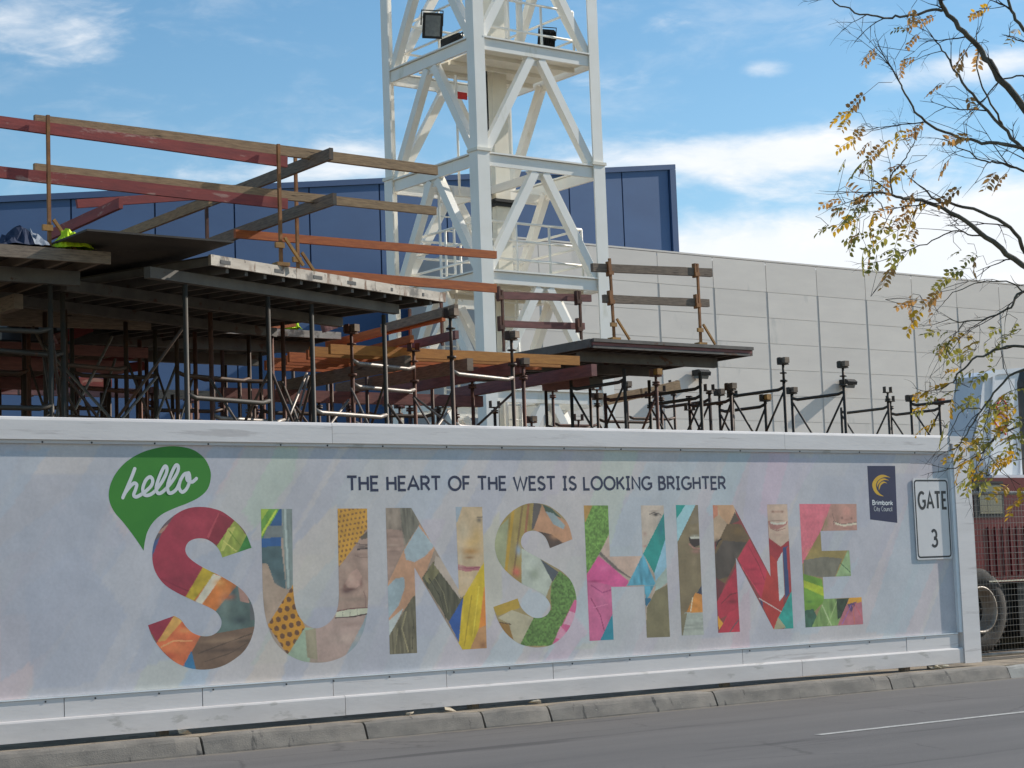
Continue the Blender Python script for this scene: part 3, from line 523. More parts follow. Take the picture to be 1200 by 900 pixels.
letter(oS2, fS2, (150,130,96), [
    ('p', [(40,100),(280,70),(235,225),(180,260),(180,500),(40,400)], (150,128,78), (.2,20,3)), ('p', [(40,230),(115,160),(95,420),(40,380)], (150,150,122)), ('l', [(140,100),(100,430)], 22, (176,138,56)), ('l', [(185,95),(140,440)], 14, (124,100,66)), ('l', [(215,90),(200,230)], 18, (148,98,72)), ('p', [(240,80),(280,90),(255,200),(230,220)], (92,84,84)), ('b', 155, 430, 26, 30, (190,92,84), .9), ('b', 165, 320, 16, 30, (136,152,176), .9),
    ('p', [(285,90),(440,200),(440,265),(350,300),(240,215)], (182,134,108), (.1,12,12)), ('p', [(285,90),(330,110),(380,160),(300,125)], (70,88,78)), ('p', [(300,125),(340,135),(398,195),(390,215),(340,190)], (142,152,160)), ('p', [(265,225),(330,240),(390,285),(325,312)], (84,66,60)), ('b', 350, 250, 30, 18, (192,140,108), .8),
    ('p', [(180,310),(280,365),(335,470),(300,560),(180,490)], (172,174,168), (.12,10,10)), ('b', 245, 440, 30, 30, (140,146,130), .7), ('b', 235, 380, 40, 20, (190,192,188), .7), ('p', [(275,365),(365,430),(335,480)], (78,82,92)),
    ('p', [(370,425),(470,500),(460,580),(335,800),(170,800),(240,660),(330,620),(325,550),(330,490)], (92,122,64), (.5,60,60)), ('p', [(445,570),(470,570),(460,680),(340,800),(335,790)], (196,92,136)), ('p', [(420,625),(460,640),(440,700),(390,690)], (208,156,180)), ('p', [(375,700),(410,740),(380,770),(350,760)], (206,140,168)),
    ('p', [(30,600),(165,560),(170,610),(60,650)], (168,136,58)), ('p', [(60,660),(130,620),(240,660),(170,800),(130,760),(120,690)], (172,160,140), (.1,10,10)), ('p', [(65,680),(115,690),(140,770),(90,740)], (146,108,58)), ('l', [(70,682),(125,692)], 6, (90,66,48))],
    'bold letter S filled with gold cloth, green grass and pink stripes')
oH = [plane(fH, *p) for p in ((22,100),(150,100),(160,370),(333,367),(323,100),(443,100),(477,793),(355,798),(340,527),(167,530),(180,808),(53,815))]
letter(oH, fH, (170,150,140), [
    ('p', [(10,90),(165,90),(165,240),(40,470),(10,470)], (104,138,68), (.45,60,60)), ('p', [(10,90),(70,95),(30,190)], (166,126,74)), ('p', [(155,250),(170,370),(270,380),(270,480),(110,350)], (186,160,152)), ('l', [(110,355),(190,430),(265,475)], 22, (106,98,96)),
    ('p', [(100,365),(260,500),(240,535),(170,540),(30,490),(40,460)], (204,86,142), (.12,8,8)), ('p', [(30,490),(175,525),(180,660),(105,820),(40,820)], (188,96,138), (.15,10,6)), ('l', [(60,590),(110,680),(130,760)], 8, (146,60,100)), ('b', 80, 500, 60, 8, (158,50,104), .8), ('b', 130, 430, 40, 20, (216,110,160), .6),
    ('p', [(175,670),(190,660),(190,820),(105,820)], (40,128,152)), ('p', [(165,365),(340,365),(270,480),(200,430)], (192,162,152)),
    ('p', [(315,95),(450,95),(450,140),(335,360),(325,300)], (186,168,160), (.04,10,10)), ('b', 400, 147, 26, 10, (70,62,62), .95), ('b', 395, 130, 34, 5, (130,112,106), .8), ('b', 345, 250, 14, 14, (150,110,104), .6), ('b', 345, 315, 14, 8, (166,112,112), .8), ('l', [(368,146),(392,137),(418,143),(430,152)], 5, (66,56,56)), ('b', 402, 150, 11, 8, (38,34,38), .98), ('b', 360, 200, 24, 40, (196,178,170), .6), ('b', 425, 120, 16, 14, (174,152,144), .5), ('l', [(60,520),(120,560),(170,545)], 7, (156,60,112)), ('l', [(70,640),(150,620)], 6, (206,120,160)), ('b', 120, 600, 30, 50, (206,116,158), .5),
    ('p', [(445,140),(460,260),(395,460),(335,355)], (36,134,132), (.12,6,6)), ('b', 430, 220, 20, 60, (50,110,140), .5), ('p', [(460,255),(465,420),(400,500),(395,455)], (140,178,204)), ('p', [(335,355),(400,510),(350,610),(340,520),(250,525)], (84,150,178), (.3,30,10)), ('p', [(465,420),(470,500),(400,560),(400,500)], (160,172,170)), ('p', [(345,590),(380,590),(350,640)], (46,104,138)),
    ('p', [(470,515),(490,800),(350,800),(355,640),(400,550)], (118,108,84), (.06,8,8))],
    'bold letter H filled with grass, a pink jacket and teal cloth')
oI = [plane(fE, *p) for p in ((37,103),(160,103),(192,823),(70,828))]
letter(oI, fE, (120,105,84), [
    ('p', [(30,95),(100,95),(35,190)], (30,138,134)), ('p', [(95,95),(150,95),(45,310),(30,310),(35,190)], (150,184,198)), ('p', [(150,95),(170,95),(172,200),(100,260)], (122,108,92)), ('p', [(45,310),(110,215),(170,200),(185,590),(95,700),(60,830)], (122,106,84), (.10,6,8)), ('b', 145, 300, 34, 26, (60,48,46), .95), ('b', 150, 360, 34, 14, (156,112,106), .9), ('b', 145, 272, 34, 6, (160,156,150), .7), ('p', [(108,285),(130,278),(170,280),(170,325),(140,338),(115,315)], (52,40,40)), ('p', [(112,282),(140,276),(170,278),(170,290),(125,292)], (186,180,172)), ('l', [(110,318),(135,342),(172,345)], 9, (166,116,110)), ('b', 140, 235, 30, 14, (146,128,108), .7), ('b', 90, 420, 24, 80, (104,90,70), .5), ('b', 140, 420, 24, 30, (150,130,108), .6), ('b', 140, 520, 30, 60, (138,122,98), .6),
    ('p', [(185,540),(190,600),(150,600)], (52,58,78)), ('p', [(145,590),(195,605),(195,700),(95,700)], (198,128,62), (.15,20,20)), ('l', [(130,620),(120,690)], 10, (214,196,170)), ('p', [(85,700),(200,700),(200,830),(65,835)], (158,160,156), (.2,8,50)), ('p', [(60,720),(100,700),(75,830),(60,830)], (122,112,92))],
    'bold slim letter I filled with a brown open mouthed face')
oN2 = [plane(fE, *p) for p in ((242,103),(355,103),(563,500),(543,100),(655,98),(690,788),(580,793),(370,395),(393,807),(272,813))]
letter(oN2, fE, (130,60,62), [
    ('p', [(235,95),(360,95),(370,150),(320,210),(280,300),(245,310)], (178,150,130), (.05,10,10)), ('p', [(265,100),(355,100),(365,150),(330,215),(280,160)], (188,146,118)), ('p', [(240,100),(270,110),(270,160),(245,180)], (186,120,100)), ('b', 265, 310, 20, 26, (60,46,46), .95),
    ('p', [(365,140),(390,190),(330,215)], (86,72,64)), ('p', [(320,208),(400,210),(450,290),(400,370),(340,480),(300,560),(250,500),(250,360)], (100,80,58), (.12,8,8)), ('p', [(300,300),(430,310),(380,390),(330,500),(260,520),(255,380)], (78,68,64), (.25,20,8)), ('b', 380, 250, 40, 30, (124,96,60), .7),
    ('p', [(250,500),(310,540),(270,650),(255,640)], (96,46,52)), ('p', [(445,290),(560,500),(520,640),(380,400)], (176,48,72), (.1,6,10)), ('p', [(370,450),(390,560),(390,680),(275,740),(265,640),(320,540)], (168,44,66), (.15,6,10)), ('b', 350, 640, 50, 16, (104,32,46), .7), ('b', 460, 460, 60, 10, (136,34,56), .6), ('b', 480, 540, 60, 8, (140,36,58), .6),
    ('p', [(270,720),(300,760),(275,800)], (214,150,56)), ('p', [(330,700),(395,670),(400,820),(270,820),(300,760)], (176,46,68), (.1,10,10)), ('l', [(385,740),(335,810)], 8, (88,78,84)), ('p', [(560,380),(610,400),(640,690),(580,800),(510,640)], (166,52,50), (.06,6,6)), ('p', [(500,620),(520,640),(520,680)], (60,64,104)),
    ('l', [(500,622),(625,697)], 6, (206,196,198)), ('p', [(540,95),(660,95),(665,300),(620,340),(555,290)], (186,158,146), (.05,10,10)), ('b', 600, 140, 50, 8, (160,118,106), .8), ('p', [(548,190),(600,205),(658,195),(650,215),(600,240),(560,230)], (166,112,108)), ('p', [(560,195),(600,203),(650,196),(645,208),(600,214),(565,208)], (198,190,182)), ('b', 600, 190, 56, 4, (110,74,70), .7), ('b', 610, 300, 30, 20, (192,164,150), .7), ('b', 600, 118, 34, 14, (198,168,154), .8), ('b', 575, 140, 10, 8, (132,92,84), .9), ('b', 628, 140, 10, 8, (132,92,84), .9), ('l', [(560,232),(600,246),(645,232)], 6, (150,98,94)), ('b', 602, 268, 40, 8, (170,134,124), .7), ('l', [(262,330),(275,300),(290,292)], 12, (40,32,34)), ('l', [(440,330),(500,440),(530,520)], 6, (138,34,54)), ('l', [(400,440),(450,520),(500,590)], 7, (196,66,88)), ('l', [(290,650),(340,600),(380,590)], 8, (116,34,48)),
    ('p', [(552,285),(620,335),(662,300),(668,340),(600,415),(555,370)], (150,44,54)), ('p', [(600,415),(630,360),(640,600),(612,640)], (182,184,192)), ('p', [(630,340),(660,330),(672,590),(645,620)], (48,66,112)), ('p', [(650,340),(668,330),(680,580),(668,590)], (160,52,58)), ('p', [(680,580),(695,790),(640,790),(605,730)], (42,146,140), (.2,20,20)), ('p', [(605,725),(650,785),(580,795)], (152,146,120))],
    'bold letter N filled with a crimson jacket and a smiling chin')
oE = [plane(fE, *p) for p in ((723,97),(1040,97),(1043,243),(840,247),(847,358),(1000,355),(1010,497),(853,503),(860,625),(1068,615),(1077,765),(757,783))]
letter(oE, fE, (140,120,90), [
    ('p', [(715,90),(905,90),(850,230),(745,430),(735,430)], (206,106,124), (.08,40,40)), ('p', [(900,90),(1050,90),(1050,250),(850,250)], (172,128,120), (.06,10,10)), ('b', 985, 140, 40, 40, (198,138,130), .8), ('b', 935, 190, 20, 40, (128,98,88), .7), ('p', [(915,195),(960,212),(1040,200),(1040,212),(970,222),(925,212)], (196,182,168)), ('l', [(912,194),(960,210),(1040,199)], 4, (96,66,64)), ('b', 870, 200, 20, 40, (130,116,84), .7), ('b', 960, 175, 9, 10, (110,74,70), .9), ('b', 1012, 178, 9, 10, (120,80,76), .9), ('b', 985, 185, 26, 8, (150,104,98), .8), ('b', 980, 232, 44, 7, (148,102,96), .8), ('l', [(905,150),(918,190),(912,214)], 6, (128,94,86)), ('l', [(760,440),(860,415),(940,430)], 6, (88,84,78)), ('l', [(760,470),(860,450),(925,470)], 5, (134,128,116)),
    ('p', [(840,250),(855,360),(1000,345),(940,470),(855,500),(745,470),(745,420)], (142,122,76), (.06,8,8)), ('p', [(745,410),(860,390),(960,400),(920,500),(850,505),(750,490)], (112,106,96), (.15,20,10)), ('b', 800, 360, 60, 24, (164,138,84), .6),
    ('p', [(990,355),(1015,360),(1015,500),(925,500)], (136,158,118), (.2,20,20)), ('l', [(950,425),(1005,475)], 7, (48,84,60)), ('p', [(745,485),(850,515),(860,640),(800,700),(750,690)], (104,142,52), (.2,8,16)), ('p', [(745,520),(855,560),(860,610),(748,560)], (164,176,48), (.15,10,20)), ('b', 780, 640, 30, 12, (64,110,52), .7),
    ('p', [(750,690),(800,680),(820,720),(790,790),(750,790)], (50,86,72), (.3,20,20)), ('p', [(860,625),(1000,620),(940,770),(790,785),(850,650)], (116,142,86), (.35,40,8)), ('l', [(850,660),(900,770)], 12, (170,184,140)), ('l', [(930,640),(880,770)], 10, (150,168,116)), ('p', [(930,625),(1000,620),(960,720),(935,740)], (44,62,48), (.4,40,40)),
    ('p', [(1000,618),(1070,612),(1080,770),(935,772)], (176,104,120), (.15,20,20)), ('p', [(1000,618),(1070,612),(1072,640),(985,660)], (206,146,50)), ('p', [(990,655),(1040,640),(1010,700)], (92,66,110)), ('l', [(1010,660),(960,765)], 7, (150,100,170)), ('l', [(1020,660),(1030,765)], 7, (196,110,90)), ('l', [(1030,650),(1075,740)], 7, (190,90,100))],
    'bold letter E filled with pink cloth, leeks and leafy vegetables')

# speech bubble and handwriting
fb = (120, 510, 6.43)
bub = [(520,82),(420,94),(300,130),(190,195),(110,280),(65,370),(52,450),(65,520),(100,585),(160,655),(220,732),(270,802),(315,870),(325,800),(345,725),(390,652),(460,592),(560,545),(650,510),(740,463),(800,400),(822,310),(810,240),(770,170),(700,115),(620,90)]
flat(smooth_outline([plane(fb, *p) for p in bub], {12}), .0117, 'inkgreen', 'speech_bubble', label='green speech bubble saying hello')
LAY = [0]
def ribbon(m, pts, wd, y, closed=False, round_=False):
    """flat stroke of constant width, mitred"""
    LAY[0] = (LAY[0]+1) % 6; y = y-.00006*LAY[0]
    p = [Vector(q) for q in pts]; n = len(p); a = []; b = []
    for i in range(n):
        d1 = (p[i]-p[i-1]).normalized() if (i > 0 or closed) else (p[i+1]-p[i]).normalized()
        d2 = (p[(i+1) % n]-p[i]).normalized() if (i < n-1 or closed) else d1
        t = (d1+d2); t = t.normalized() if t.length > 1e-6 else d1
        nn = Vector((-t.y, t.x)); k = wd/2/max(.62, nn.dot(Vector((-d1.y, d1.x))))
        a.append(p[i]+nn*k); b.append(p[i]-nn*k)
    for i in range(n if closed else n-1):
        j = (i+1) % n; m.face([(b[i].x, y-i*1.2e-5, b[i].y), (b[j].x, y-j*1.2e-5, b[j].y), (a[j].x, y-j*1.2e-5, a[j].y), (a[i].x, y-i*1.2e-5, a[i].y)])
    if round_:
        for q in (p[0], p[-1]):
            y -= .00003*(1 if q is p[0] else n*.5); m.face([(q.x+wd/2*cos(t*pi/6), y, q.y+wd/2*sin(t*pi/6)) for t in range(12)])
def curve(pts, n=6): return smooth_outline(pts, {0, len(pts)-1}, n)[:(len(pts)-1)*n+1]
hello = [[(248,252),(222,320),(190,395),(158,470)], [(165,450),(200,400),(240,362),(262,372),(255,405),(240,450),(258,464),(290,450),(335,418),(375,375),(382,335),(362,314),(330,340),(308,400),(318,445),(350,452),(395,425),(450,355),(485,285),(488,242),(470,238),(440,295),(410,385),(418,432),(445,434),(490,395),(540,330),(572,270),(574,232),(555,228),(525,285),(495,375),(502,430),(530,432),(565,400),(590,340)], [(655,285),(620,295),(590,345),(582,395),(605,428),(640,400),(662,340),(655,285),(640,305),(645,340),(680,352),(712,326)]]
m = B()
for st in hello: ribbon(m, curve([plane(fb, *p) for p in st]), .033, .0112, round_=True)
m.build('handwriting', 'inkwhite', banner, label='white handwritten word hello')
def arc(cx, cy, rx, ry, a0, a1, n=12): return [(cx+rx*cos(rad(a0+(a1-a0)*i/n)), cy+ry*sin(rad(a0+(a1-a0)*i/n))) for i in range(n+1)]
G = {  # monoline glyphs: (advance width, strokes)
 'T': (.62, [[(0,1),(.62,1)],[(.31,1),(.31,0)]]), 'H': (.62, [[(.04,0),(.04,1)],[(.58,0),(.58,1)],[(.04,.52),(.58,.52)]]),
 'E': (.5, [[(.5,1),(.04,1),(.04,0),(.5,0)],[(.04,.52),(.44,.52)]]), 'A': (.74, [[(0,0),(.37,1),(.74,0)],[(.14,.34),(.60,.34)]]),
 'R': (.58, [[(.04,0),(.04,1),(.3,1)]+arc(.3,.74,.24,.26,90,-90)+[(.04,.48)],[(.28,.48),(.58,0)]]), 'O': (.86, [arc(.43,.5,.41,.5,0,360,24)]),
 'F': (.48, [[(.48,1),(.04,1),(.04,0)],[(.04,.5),(.42,.5)]]), 'W': (.98, [[(0,1),(.26,0),(.49,.95),(.72,0),(.98,1)]]),
 'S': (.54, [arc(.28,.75,.22,.25,30,200,8)+[(.12,.6),(.42,.42)]+arc(.27,.25,.24,.25,30,-160,9)]), 'I': (.34, [[(.17,0),(.17,1)],[(.02,1),(.32,1)],[(.02,0),(.32,0)]]),
 'L': (.46, [[(.04,1),(.04,0),(.46,0)]]), 'K': (.58, [[(.04,0),(.04,1)],[(.56,1),(.10,.46)],[(.22,.58),(.58,0)]]),
 'N': (.66, [[(.04,0),(.04,1),(.62,0),(.62,1)]]), 'G': (.80, [arc(.42,.5,.40,.5,50,325,18)+[(.76,.22),(.76,.46),(.48,.46)]]),
 'B': (.56, [[(.04,.54),(.30,.54)]+arc(.30,.27,.22,.27,90,-90,8)+[(.04,0),(.04,1),(.27,1)]+arc(.27,.77,.20,.23,90,-90,8)]),
 'C': (.62, [arc(.36,.5,.34,.5,55,305,14)]), '3': (.54, [arc(.26,.74,.22,.26,150,-80,9)+arc(.26,.26,.26,.26,80,-150,10)]), ' ': (.28, []),
 'r': (.32, [[(.04,0),(.04,.66)],[(.04,.44),(.14,.62),(.32,.64)]]), 'i': (.1, [[(.05,0),(.05,.66)],[(.05,.82),(.05,.94)]]), 'm': (.76, [[(.04,0),(.04,.66)],[(.04,.5)]+arc(.21,.47,.17,.18,170,0,6)+[(.38,0)],[(.38,.47)]+arc(.55,.47,.17,.18,170,0,6)+[(.72,0)]]),
 'b': (.5, [[(.04,0),(.04,1)],arc(.25,.33,.21,.33,180,-180,16)]), 'a': (.5, [arc(.24,.33,.21,.33,0,360,16),[(.46,0),(.46,.66)]]), 'n': (.46, [[(.04,0),(.04,.66)],[(.04,.46)]+arc(.23,.45,.19,.2,170,0,6)+[(.42,0)]]),
 'k': (.42, [[(.04,0),(.04,1)],[(.4,.66),(.06,.3)],[(.16,.4),(.42,0)]]), 't': (.3, [[(.13,.9),(.13,.12),(.2,0),(.3,.01)],[(0,.64),(.28,.64)]]), 'y': (.42, [[(0,.66),(.21,.02)],[(.42,.66),(.14,-.26)]]),
 'o': (.5, [arc(.25,.33,.22,.33,0,360,16)]), 'u': (.46, [[(.04,.66),(.04,.2)]+arc(.23,.2,.19,.2,180,360,6)+[(.42,.66)]]), 'c': (.42, [arc(.24,.33,.21,.33,50,310,12)]), 'l': (.1, [[(.05,0),(.05,1)]]),
}
def text(m, s, x0, x1, z0, z1, wd, y, gap=.14, slope=0.0):
    adv = sum(G[c][0]+gap for c in s)-gap; kx = (x1-x0)/adv; kz = z1-z0; x = 0
    for c in s:
        for st in G[c][1]:
            ins = wd/2
            pts = [(x0+(x+px)*kx, z0+ins+pz*(kz-2*ins)+slope*(x+px)*kx) for px, pz in st]
            cl = len(pts) > 3 and (Vector(pts[0])-Vector(pts[-1])).length < 1e-4
            ribbon(m, pts[:-1] if cl else pts, wd, y, cl)
        x += G[c][0]+gap
pa = atY(408, 576, 0); pb = atY(851, 574, 0); za = float(atY(408, 557, 0)[2]); zb = float(pa[2])
line = 'THE HEART OF THE WEST IS LOOKING BRIGHTER'; adv = lambda q: sum(G[c][0]+.15 for c in q); full = adv(line)-.15; pos = 0; hx0, hx1 = float(pa[0]), float(pb[0])
for wd_ in line.split(' '):
    a_ = hx0+(hx1-hx0)*pos/full; b_ = hx0+(hx1-hx0)*(pos+adv(wd_)-.15)/full
    m = B(); text(m, wd_, a_, b_, zb, za, .0262, .0112, gap=.15); m.build('headline_word', 'inknavy', banner, label='navy headline word '+wd_)
    pos += adv(wd_+' ')
fl = (1000, 530, 6.43)
lp = flat([plane(fl, *p) for p in ((110,102),(320,102),(337,532),(132,506))], .0117, 'logonavy', 'council_logo', label='navy council logo panel with yellow crescent')
m = B()
for outer in ([(285,190),(230,168),(185,182),(152,222),(150,265),(180,315),(235,332),(205,312),(180,275),(178,235),(200,205),(240,187)], [(275,213),(238,196),(205,206),(186,232),(184,262),(195,240),(212,222),(240,208)], [(262,235),(235,219),(210,230),(197,255),(198,285),(208,258),(218,243),(238,231)]):
    o2 = [plane(fl, *p) for p in outer]; V, Fc = sheet(smooth_outline(o2, {0}, 3), .0112, 2, .01)
    for f in Fc: m.face([V[i] for i in f])
m.build('logo_crescent', 'inkyellow', banner)
m = B()
p0 = plane(fl, 150, 398); p1 = plane(fl, 302, 398); text(m, 'Brimbank', p0[0], p1[0], p0[1], plane(fl, 150, 358)[1], .0125, .0112, gap=.13, slope=-.02)
p0 = plane(fl, 162, 443); p1 = plane(fl, 298, 443); text(m, 'City Council', p0[0], p1[0], p0[1], plane(fl, 162, 407)[1], .0055, .0112, gap=.12, slope=-.02)
m.build('logo_lettering', 'inkwhite', banner)

# gate sign (its own board screwed on the banner)
gz0, gz1, gx0, gx1 = 1.515, 2.525, 18.225, 18.885
sg = thing('gate_sign', 'white rectangular metal sign reading GATE 3 with black border', 'sign', (18.55, -.005, gz0))
def rrect(x0, x1, z0, z1, r, n=5):
    o = []
    for cx, cz, a in ((x1-r, z1-r, 0), (x0+r, z1-r, 90), (x0+r, z0+r, 180), (x1-r, z0+r, 270)): o += arc(cx, cz, r, r, a, a+90, n)
    return o
m = B(); m.prism([(x, -.004, z) for x, z in rrect(gx0, gx1, gz0, gz1, .03)], (0, .008, 0)); m.build('sign_plate', 'signwhite', sg)
m = B(); ribbon(m, rrect(gx0+.025, gx1-.03, gz0+.03, gz1-.028, .04), .021, -.0045, True); m.build('border', 'signblack', sg)
fg = (1000, 530, 6.43)
m = B(); q0 = plane(fg, 487, 430); q1 = plane(fg, 706, 430); text(m, 'GATE', q0[0]+.012, q1[0]-.01, q0[1]-.008, plane(fg, 487, 292)[1], .036, -.0048, gap=.22)
m.build('lettering', 'signblack', sg)
m = B(); q0 = plane(fg, 587, 720); q1 = plane(fg, 637, 720); text(m, '3', q0[0]+.01, q1[0]-.005, q0[1], plane(fg, 587, 577)[1], .034, -.0048); m.build('numeral', 'signblack', sg)

# ------------------------------------------------------------------ far buildings
bld = thing('grey_building', 'long pale grey building clad in rectangular panels behind the scaffolding', 'building', (50.4, 52, 0))
GX0, GTOP, PW = 50.4, 16.62, 3.56
m = B(); m.box(GX0, 104, 52.06, 59.4, 0, GTOP-.25); m.build('wall', 'wallback', bld)
m = B(); m.box(GX0-.03, 104.03, 52.03, 52.5, GTOP-.06, GTOP+.02); m.build('coping', 'wall', bld)
rowz = [GTOP-.08, 15.02]
while rowz[-1] > 1.5: rowz.append(rowz[-1]-1.29)
jx = [GX0] + [63.3+PW*k for k in range(-3, 12)]
proto = {}
for r in range(len(rowz)-1):
    z1, z0 = rowz[r], rowz[r+1]; gap = .022 if r == 0 else .075
    for a, b in zip(jx[:-1], jx[1:]):
        key = (round(b-a, 2), r == 0)
        if z1 < 5 and False: continue
        if key not in proto:
            m = B(); e = .012
            m.box(a+gap, b-gap, 52.04, 52.055, z0+.013, z1-.013); o = m.build('wall_panel', 'wall', bld); proto[key] = (o, a, z0)
        else:
            s_, a0, zz0 = proto[key]; copy_part(s_, bld, (a-a0, 0, z0-zz0))
for px, py, lab in ((823, 438, 'black wall lamp on the grey wall under the right deck'), (995, 449, 'black wall lamp on the grey wall behind the tall jack posts')):
    p = atY(px, py, 51.6); L = thing('wall_lamp', lab, 'lamp', (p[0], 52, p[2]), 'lamps on the grey wall')
    m = B(); m.prism([(p[0]-.32, 51.98, p[2]+.20), (p[0]-.32, 51.5, p[2]+.20), (p[0]-.32, 51.32, p[2]+.06), (p[0]-.32, 51.36, p[2]-.1), (p[0]-.32, 51.98, p[2]-.06)], (.64, 0, 0)); m.build('housing', 'black', L)
    m = B(); m.prism([(p[0]-.26, 51.9, p[2]-.07), (p[0]-.26, 51.42, p[2]-.11), (p[0]-.26, 51.5, p[2]-.26), (p[0]-.26, 51.9, p[2]-.2)], (.52, 0, 0)); m.build('lens', 'lampglass', L)

blu = thing('blue_building', 'dark blue clad building block with rising roofline behind the crane tower', 'building', (5, 60, 0))
BY = 60.0
def btop(X): return 18.06 + (X-30.4)*.1349
BXE = 68.2
m = B(); m.prism([(4, BY+.06, 0), (BXE, BY+.06, 0), (BXE, BY+.06, btop(BXE)-.1), (4, BY+.06, btop(4)-.1)], (0, 24, 0)); m.build('wall', 'bluejoint', blu)
bj = [5.9, 9.85, 13.8, 17.75, 21.7, 25.65, 29.6, 33.56, 37.5, 41.45, 45.4, 49.3, 53.2, 57.05, 60.92, 64.5, 67.78]
for a, b in zip(bj[:-1], bj[1:]):
    zj = 15.3
    m = B(); m.prism([(a+.04, BY, .3), (b-.04, BY, .3), (b-.04, BY, zj-.03), (a+.04, BY, zj-.03)], (0, .055, 0)); m.build('cladding_panel', 'blue', blu)
    if btop(a)-.3 > zj+.3:
        m = B(); m.prism([(a+.04, BY, zj+.03), (b-.04, BY, zj+.03), (b-.04, BY, btop(b)-.28), (a+.04, BY, btop(a)-.28)], (0, .055, 0)); m.build('cladding_panel', 'blue', blu)
m = B(); m.prism([(4, BY-.13, btop(4)-.27), (BXE, BY-.13, btop(BXE)-.27), (BXE, BY-.13, btop(BXE)), (4, BY-.13, btop(4))], (0, .6, 0)); m.build('coping', 'bluedk', blu)
m = B(); m.box(BXE-.40, BXE, BY-.13, BY+.055, .3, btop(BXE)-.29); m.build('end_fin', 'bluedk', blu)

# ------------------------------------------------------------------ crane tower
TX, TY = (21.15, 24.25), (13.0, 16.25)
LV = [2.61, 4.89, 7.17, 9.45, 11.73, 14.01]
tw = thing('crane_tower', 'white lattice base tower of a crane rising behind the scaffold', 'crane', ((TX[0]+TX[1])/2, (TY[0]+TY[1])/2, GZ))
for i, X in enumerate(TX):
    for j, Yy in enumerate(TY):
        sx_, sy_ = (1, -1)[i], (1, -1)[j]; m = B(); fl_, th = .25, .035
        for z0, z1, e in ((GZ, 9.62, .02), (9.62, 16.4, 0.0)):   # angle section legs, heavier below the splice
            x0 = X-sx_*e; y0 = Yy-sy_*e; w_ = fl_+e*1.6
            pr = [(x0, y0), (x0+sx_*w_, y0), (x0+sx_*w_, y0+sy_*th), (x0+sx_*th, y0+sy_*th), (x0+sx_*th, y0+sy_*w_), (x0, y0+sy_*w_)]
            if sx_*sy_ < 0: pr = pr[::-1]
            m.prism([(a, b, z0) for a, b in pr][::-1], (0, 0, z1-z0))
        o = m.build('leg', 'crane', tw)
        c_ = B(); c_.box(min(X-sx_*.045, X+sx_*.30), max(X-sx_*.045, X+sx_*.30), min(Yy-sy_*.045, Yy+sy_*.30), max(Yy-sy_*.045, Yy+sy_*.30), 9.60, 9.66); c_.build('splice_plate', 'craneplate', o)
        for zz in (4.95, 14.1): pass
CX, CY = (TX[0]+TX[1])/2, (TY[0]+TY[1])/2
ends = [((TX[0], TY[0]), (TX[1], TY[0])), ((TX[0], TY[0]), (TX[0], TY[1])), ((TX[1], TY[0]), (TX[1], TY[1])), ((TX[0], TY[1]), (TX[1], TY[1]))]
def inset(P, k=.05):
    return (P[0]+(k if P[0] < CX else -k), P[1]+(k if P[1] < CY else -k))
for lv in LV:
    for a, b in ends:
        a2, b2 = inset(a, .07), inset(b, .07); d = Vector((b2[0]-a2[0], b2[1]-a2[1], 0)).normalized()*.15
        m = B(); m.beam((a2[0]+d.x, a2[1]+d.y, lv), (b2[0]-d.x, b2[1]-d.y, lv), .055, .22)
        m.beam((a2[0]+d.x, a2[1]+d.y, lv+.135), (b2[0]-d.x, b2[1]-d.y, lv+.135), .15, .03); m.build('beam', 'crane', tw)
for lo_, hi_ in zip(LV[:-1], LV[1:]):
    for a, b in ends:
        a2, b2 = inset(a, .13), inset(b, .13); mid = ((a2[0]+b2[0])/2, (a2[1]+b2[1])/2)
        for e in (a2, b2):
            d = Vector((mid[0]-e[0], mid[1]-e[1], 0)).normalized()
            m = B(); m.beam((e[0]+d.x*.12, e[1]+d.y*.12, lo_+.17), (mid[0]-d.x*.12, mid[1]-d.y*.12, hi_-.12), .15, .17); m.build('diagonal', 'crane', tw)
        g = Vector((b2[0]-a2[0], b2[1]-a2[1], 0)).normalized(); nrm = Vector((g.y, -g.x, 0))
        m = B(); c0 = Vector((mid[0], mid[1], hi_-.11))
        m.prism([c0-g*.3-nrm*.03, c0+g*.3-nrm*.03, c0+g*.2-nrm*.03-Vector((0, 0, .14)), c0-g*.2-nrm*.03-Vector((0, 0, .14))], nrm*.02); m.build('gusset', 'crane', tw)
for lv in (7.17, 11.73):
    pl = B(); pl.box(TX[0]+.3, TX[1]-.25, TY[0]+.22, TY[1]-.9, lv-.05, lv-.02)
    for yy in (13.5, 14.2, 14.9): pl.box(TX[0]+.28, TX[1]-.24, yy, yy+.08, lv-.13, lv-.051)
    pl.build('platform', 'craneplate', tw)
m = B(); m.box(CX-.02, CX+.34, CY-.1, CY+.26, GZ, 15.6); cc = m.build('centre_column', 'craneplate', tw)
m = B(); m.box(CX-.10, CX+.42, CY-.18, CY+.34, 9.0, 9.06); m.box(CX-.06, CX+.38, CY-.14, CY+.30, 8.92, 8.999); m.build('column_collar', 'black', cc)
m = B(); m.tube((CX-.16, CY-.1, 4), (CX-.16, CY-.1, 12), .018, 6); m.build('cable', 'black', tw)
for lv, span in ((9.24, 1), (13.8, 1)):      # cross members at the climbing frame
    m = B(); m.beam((TX[0]+.1, CY+.35, lv), (TX[1]-.1, CY+.35, lv), .10, .20); m.build('climbing_beam', 'crane', tw)
    m = B(); m.beam((CX-.12, TY[0]+.1, lv-.01), (CX-.12, TY[1]-.1, lv-.01), .08, .16); m.build('climbing_beam', 'crane', tw)
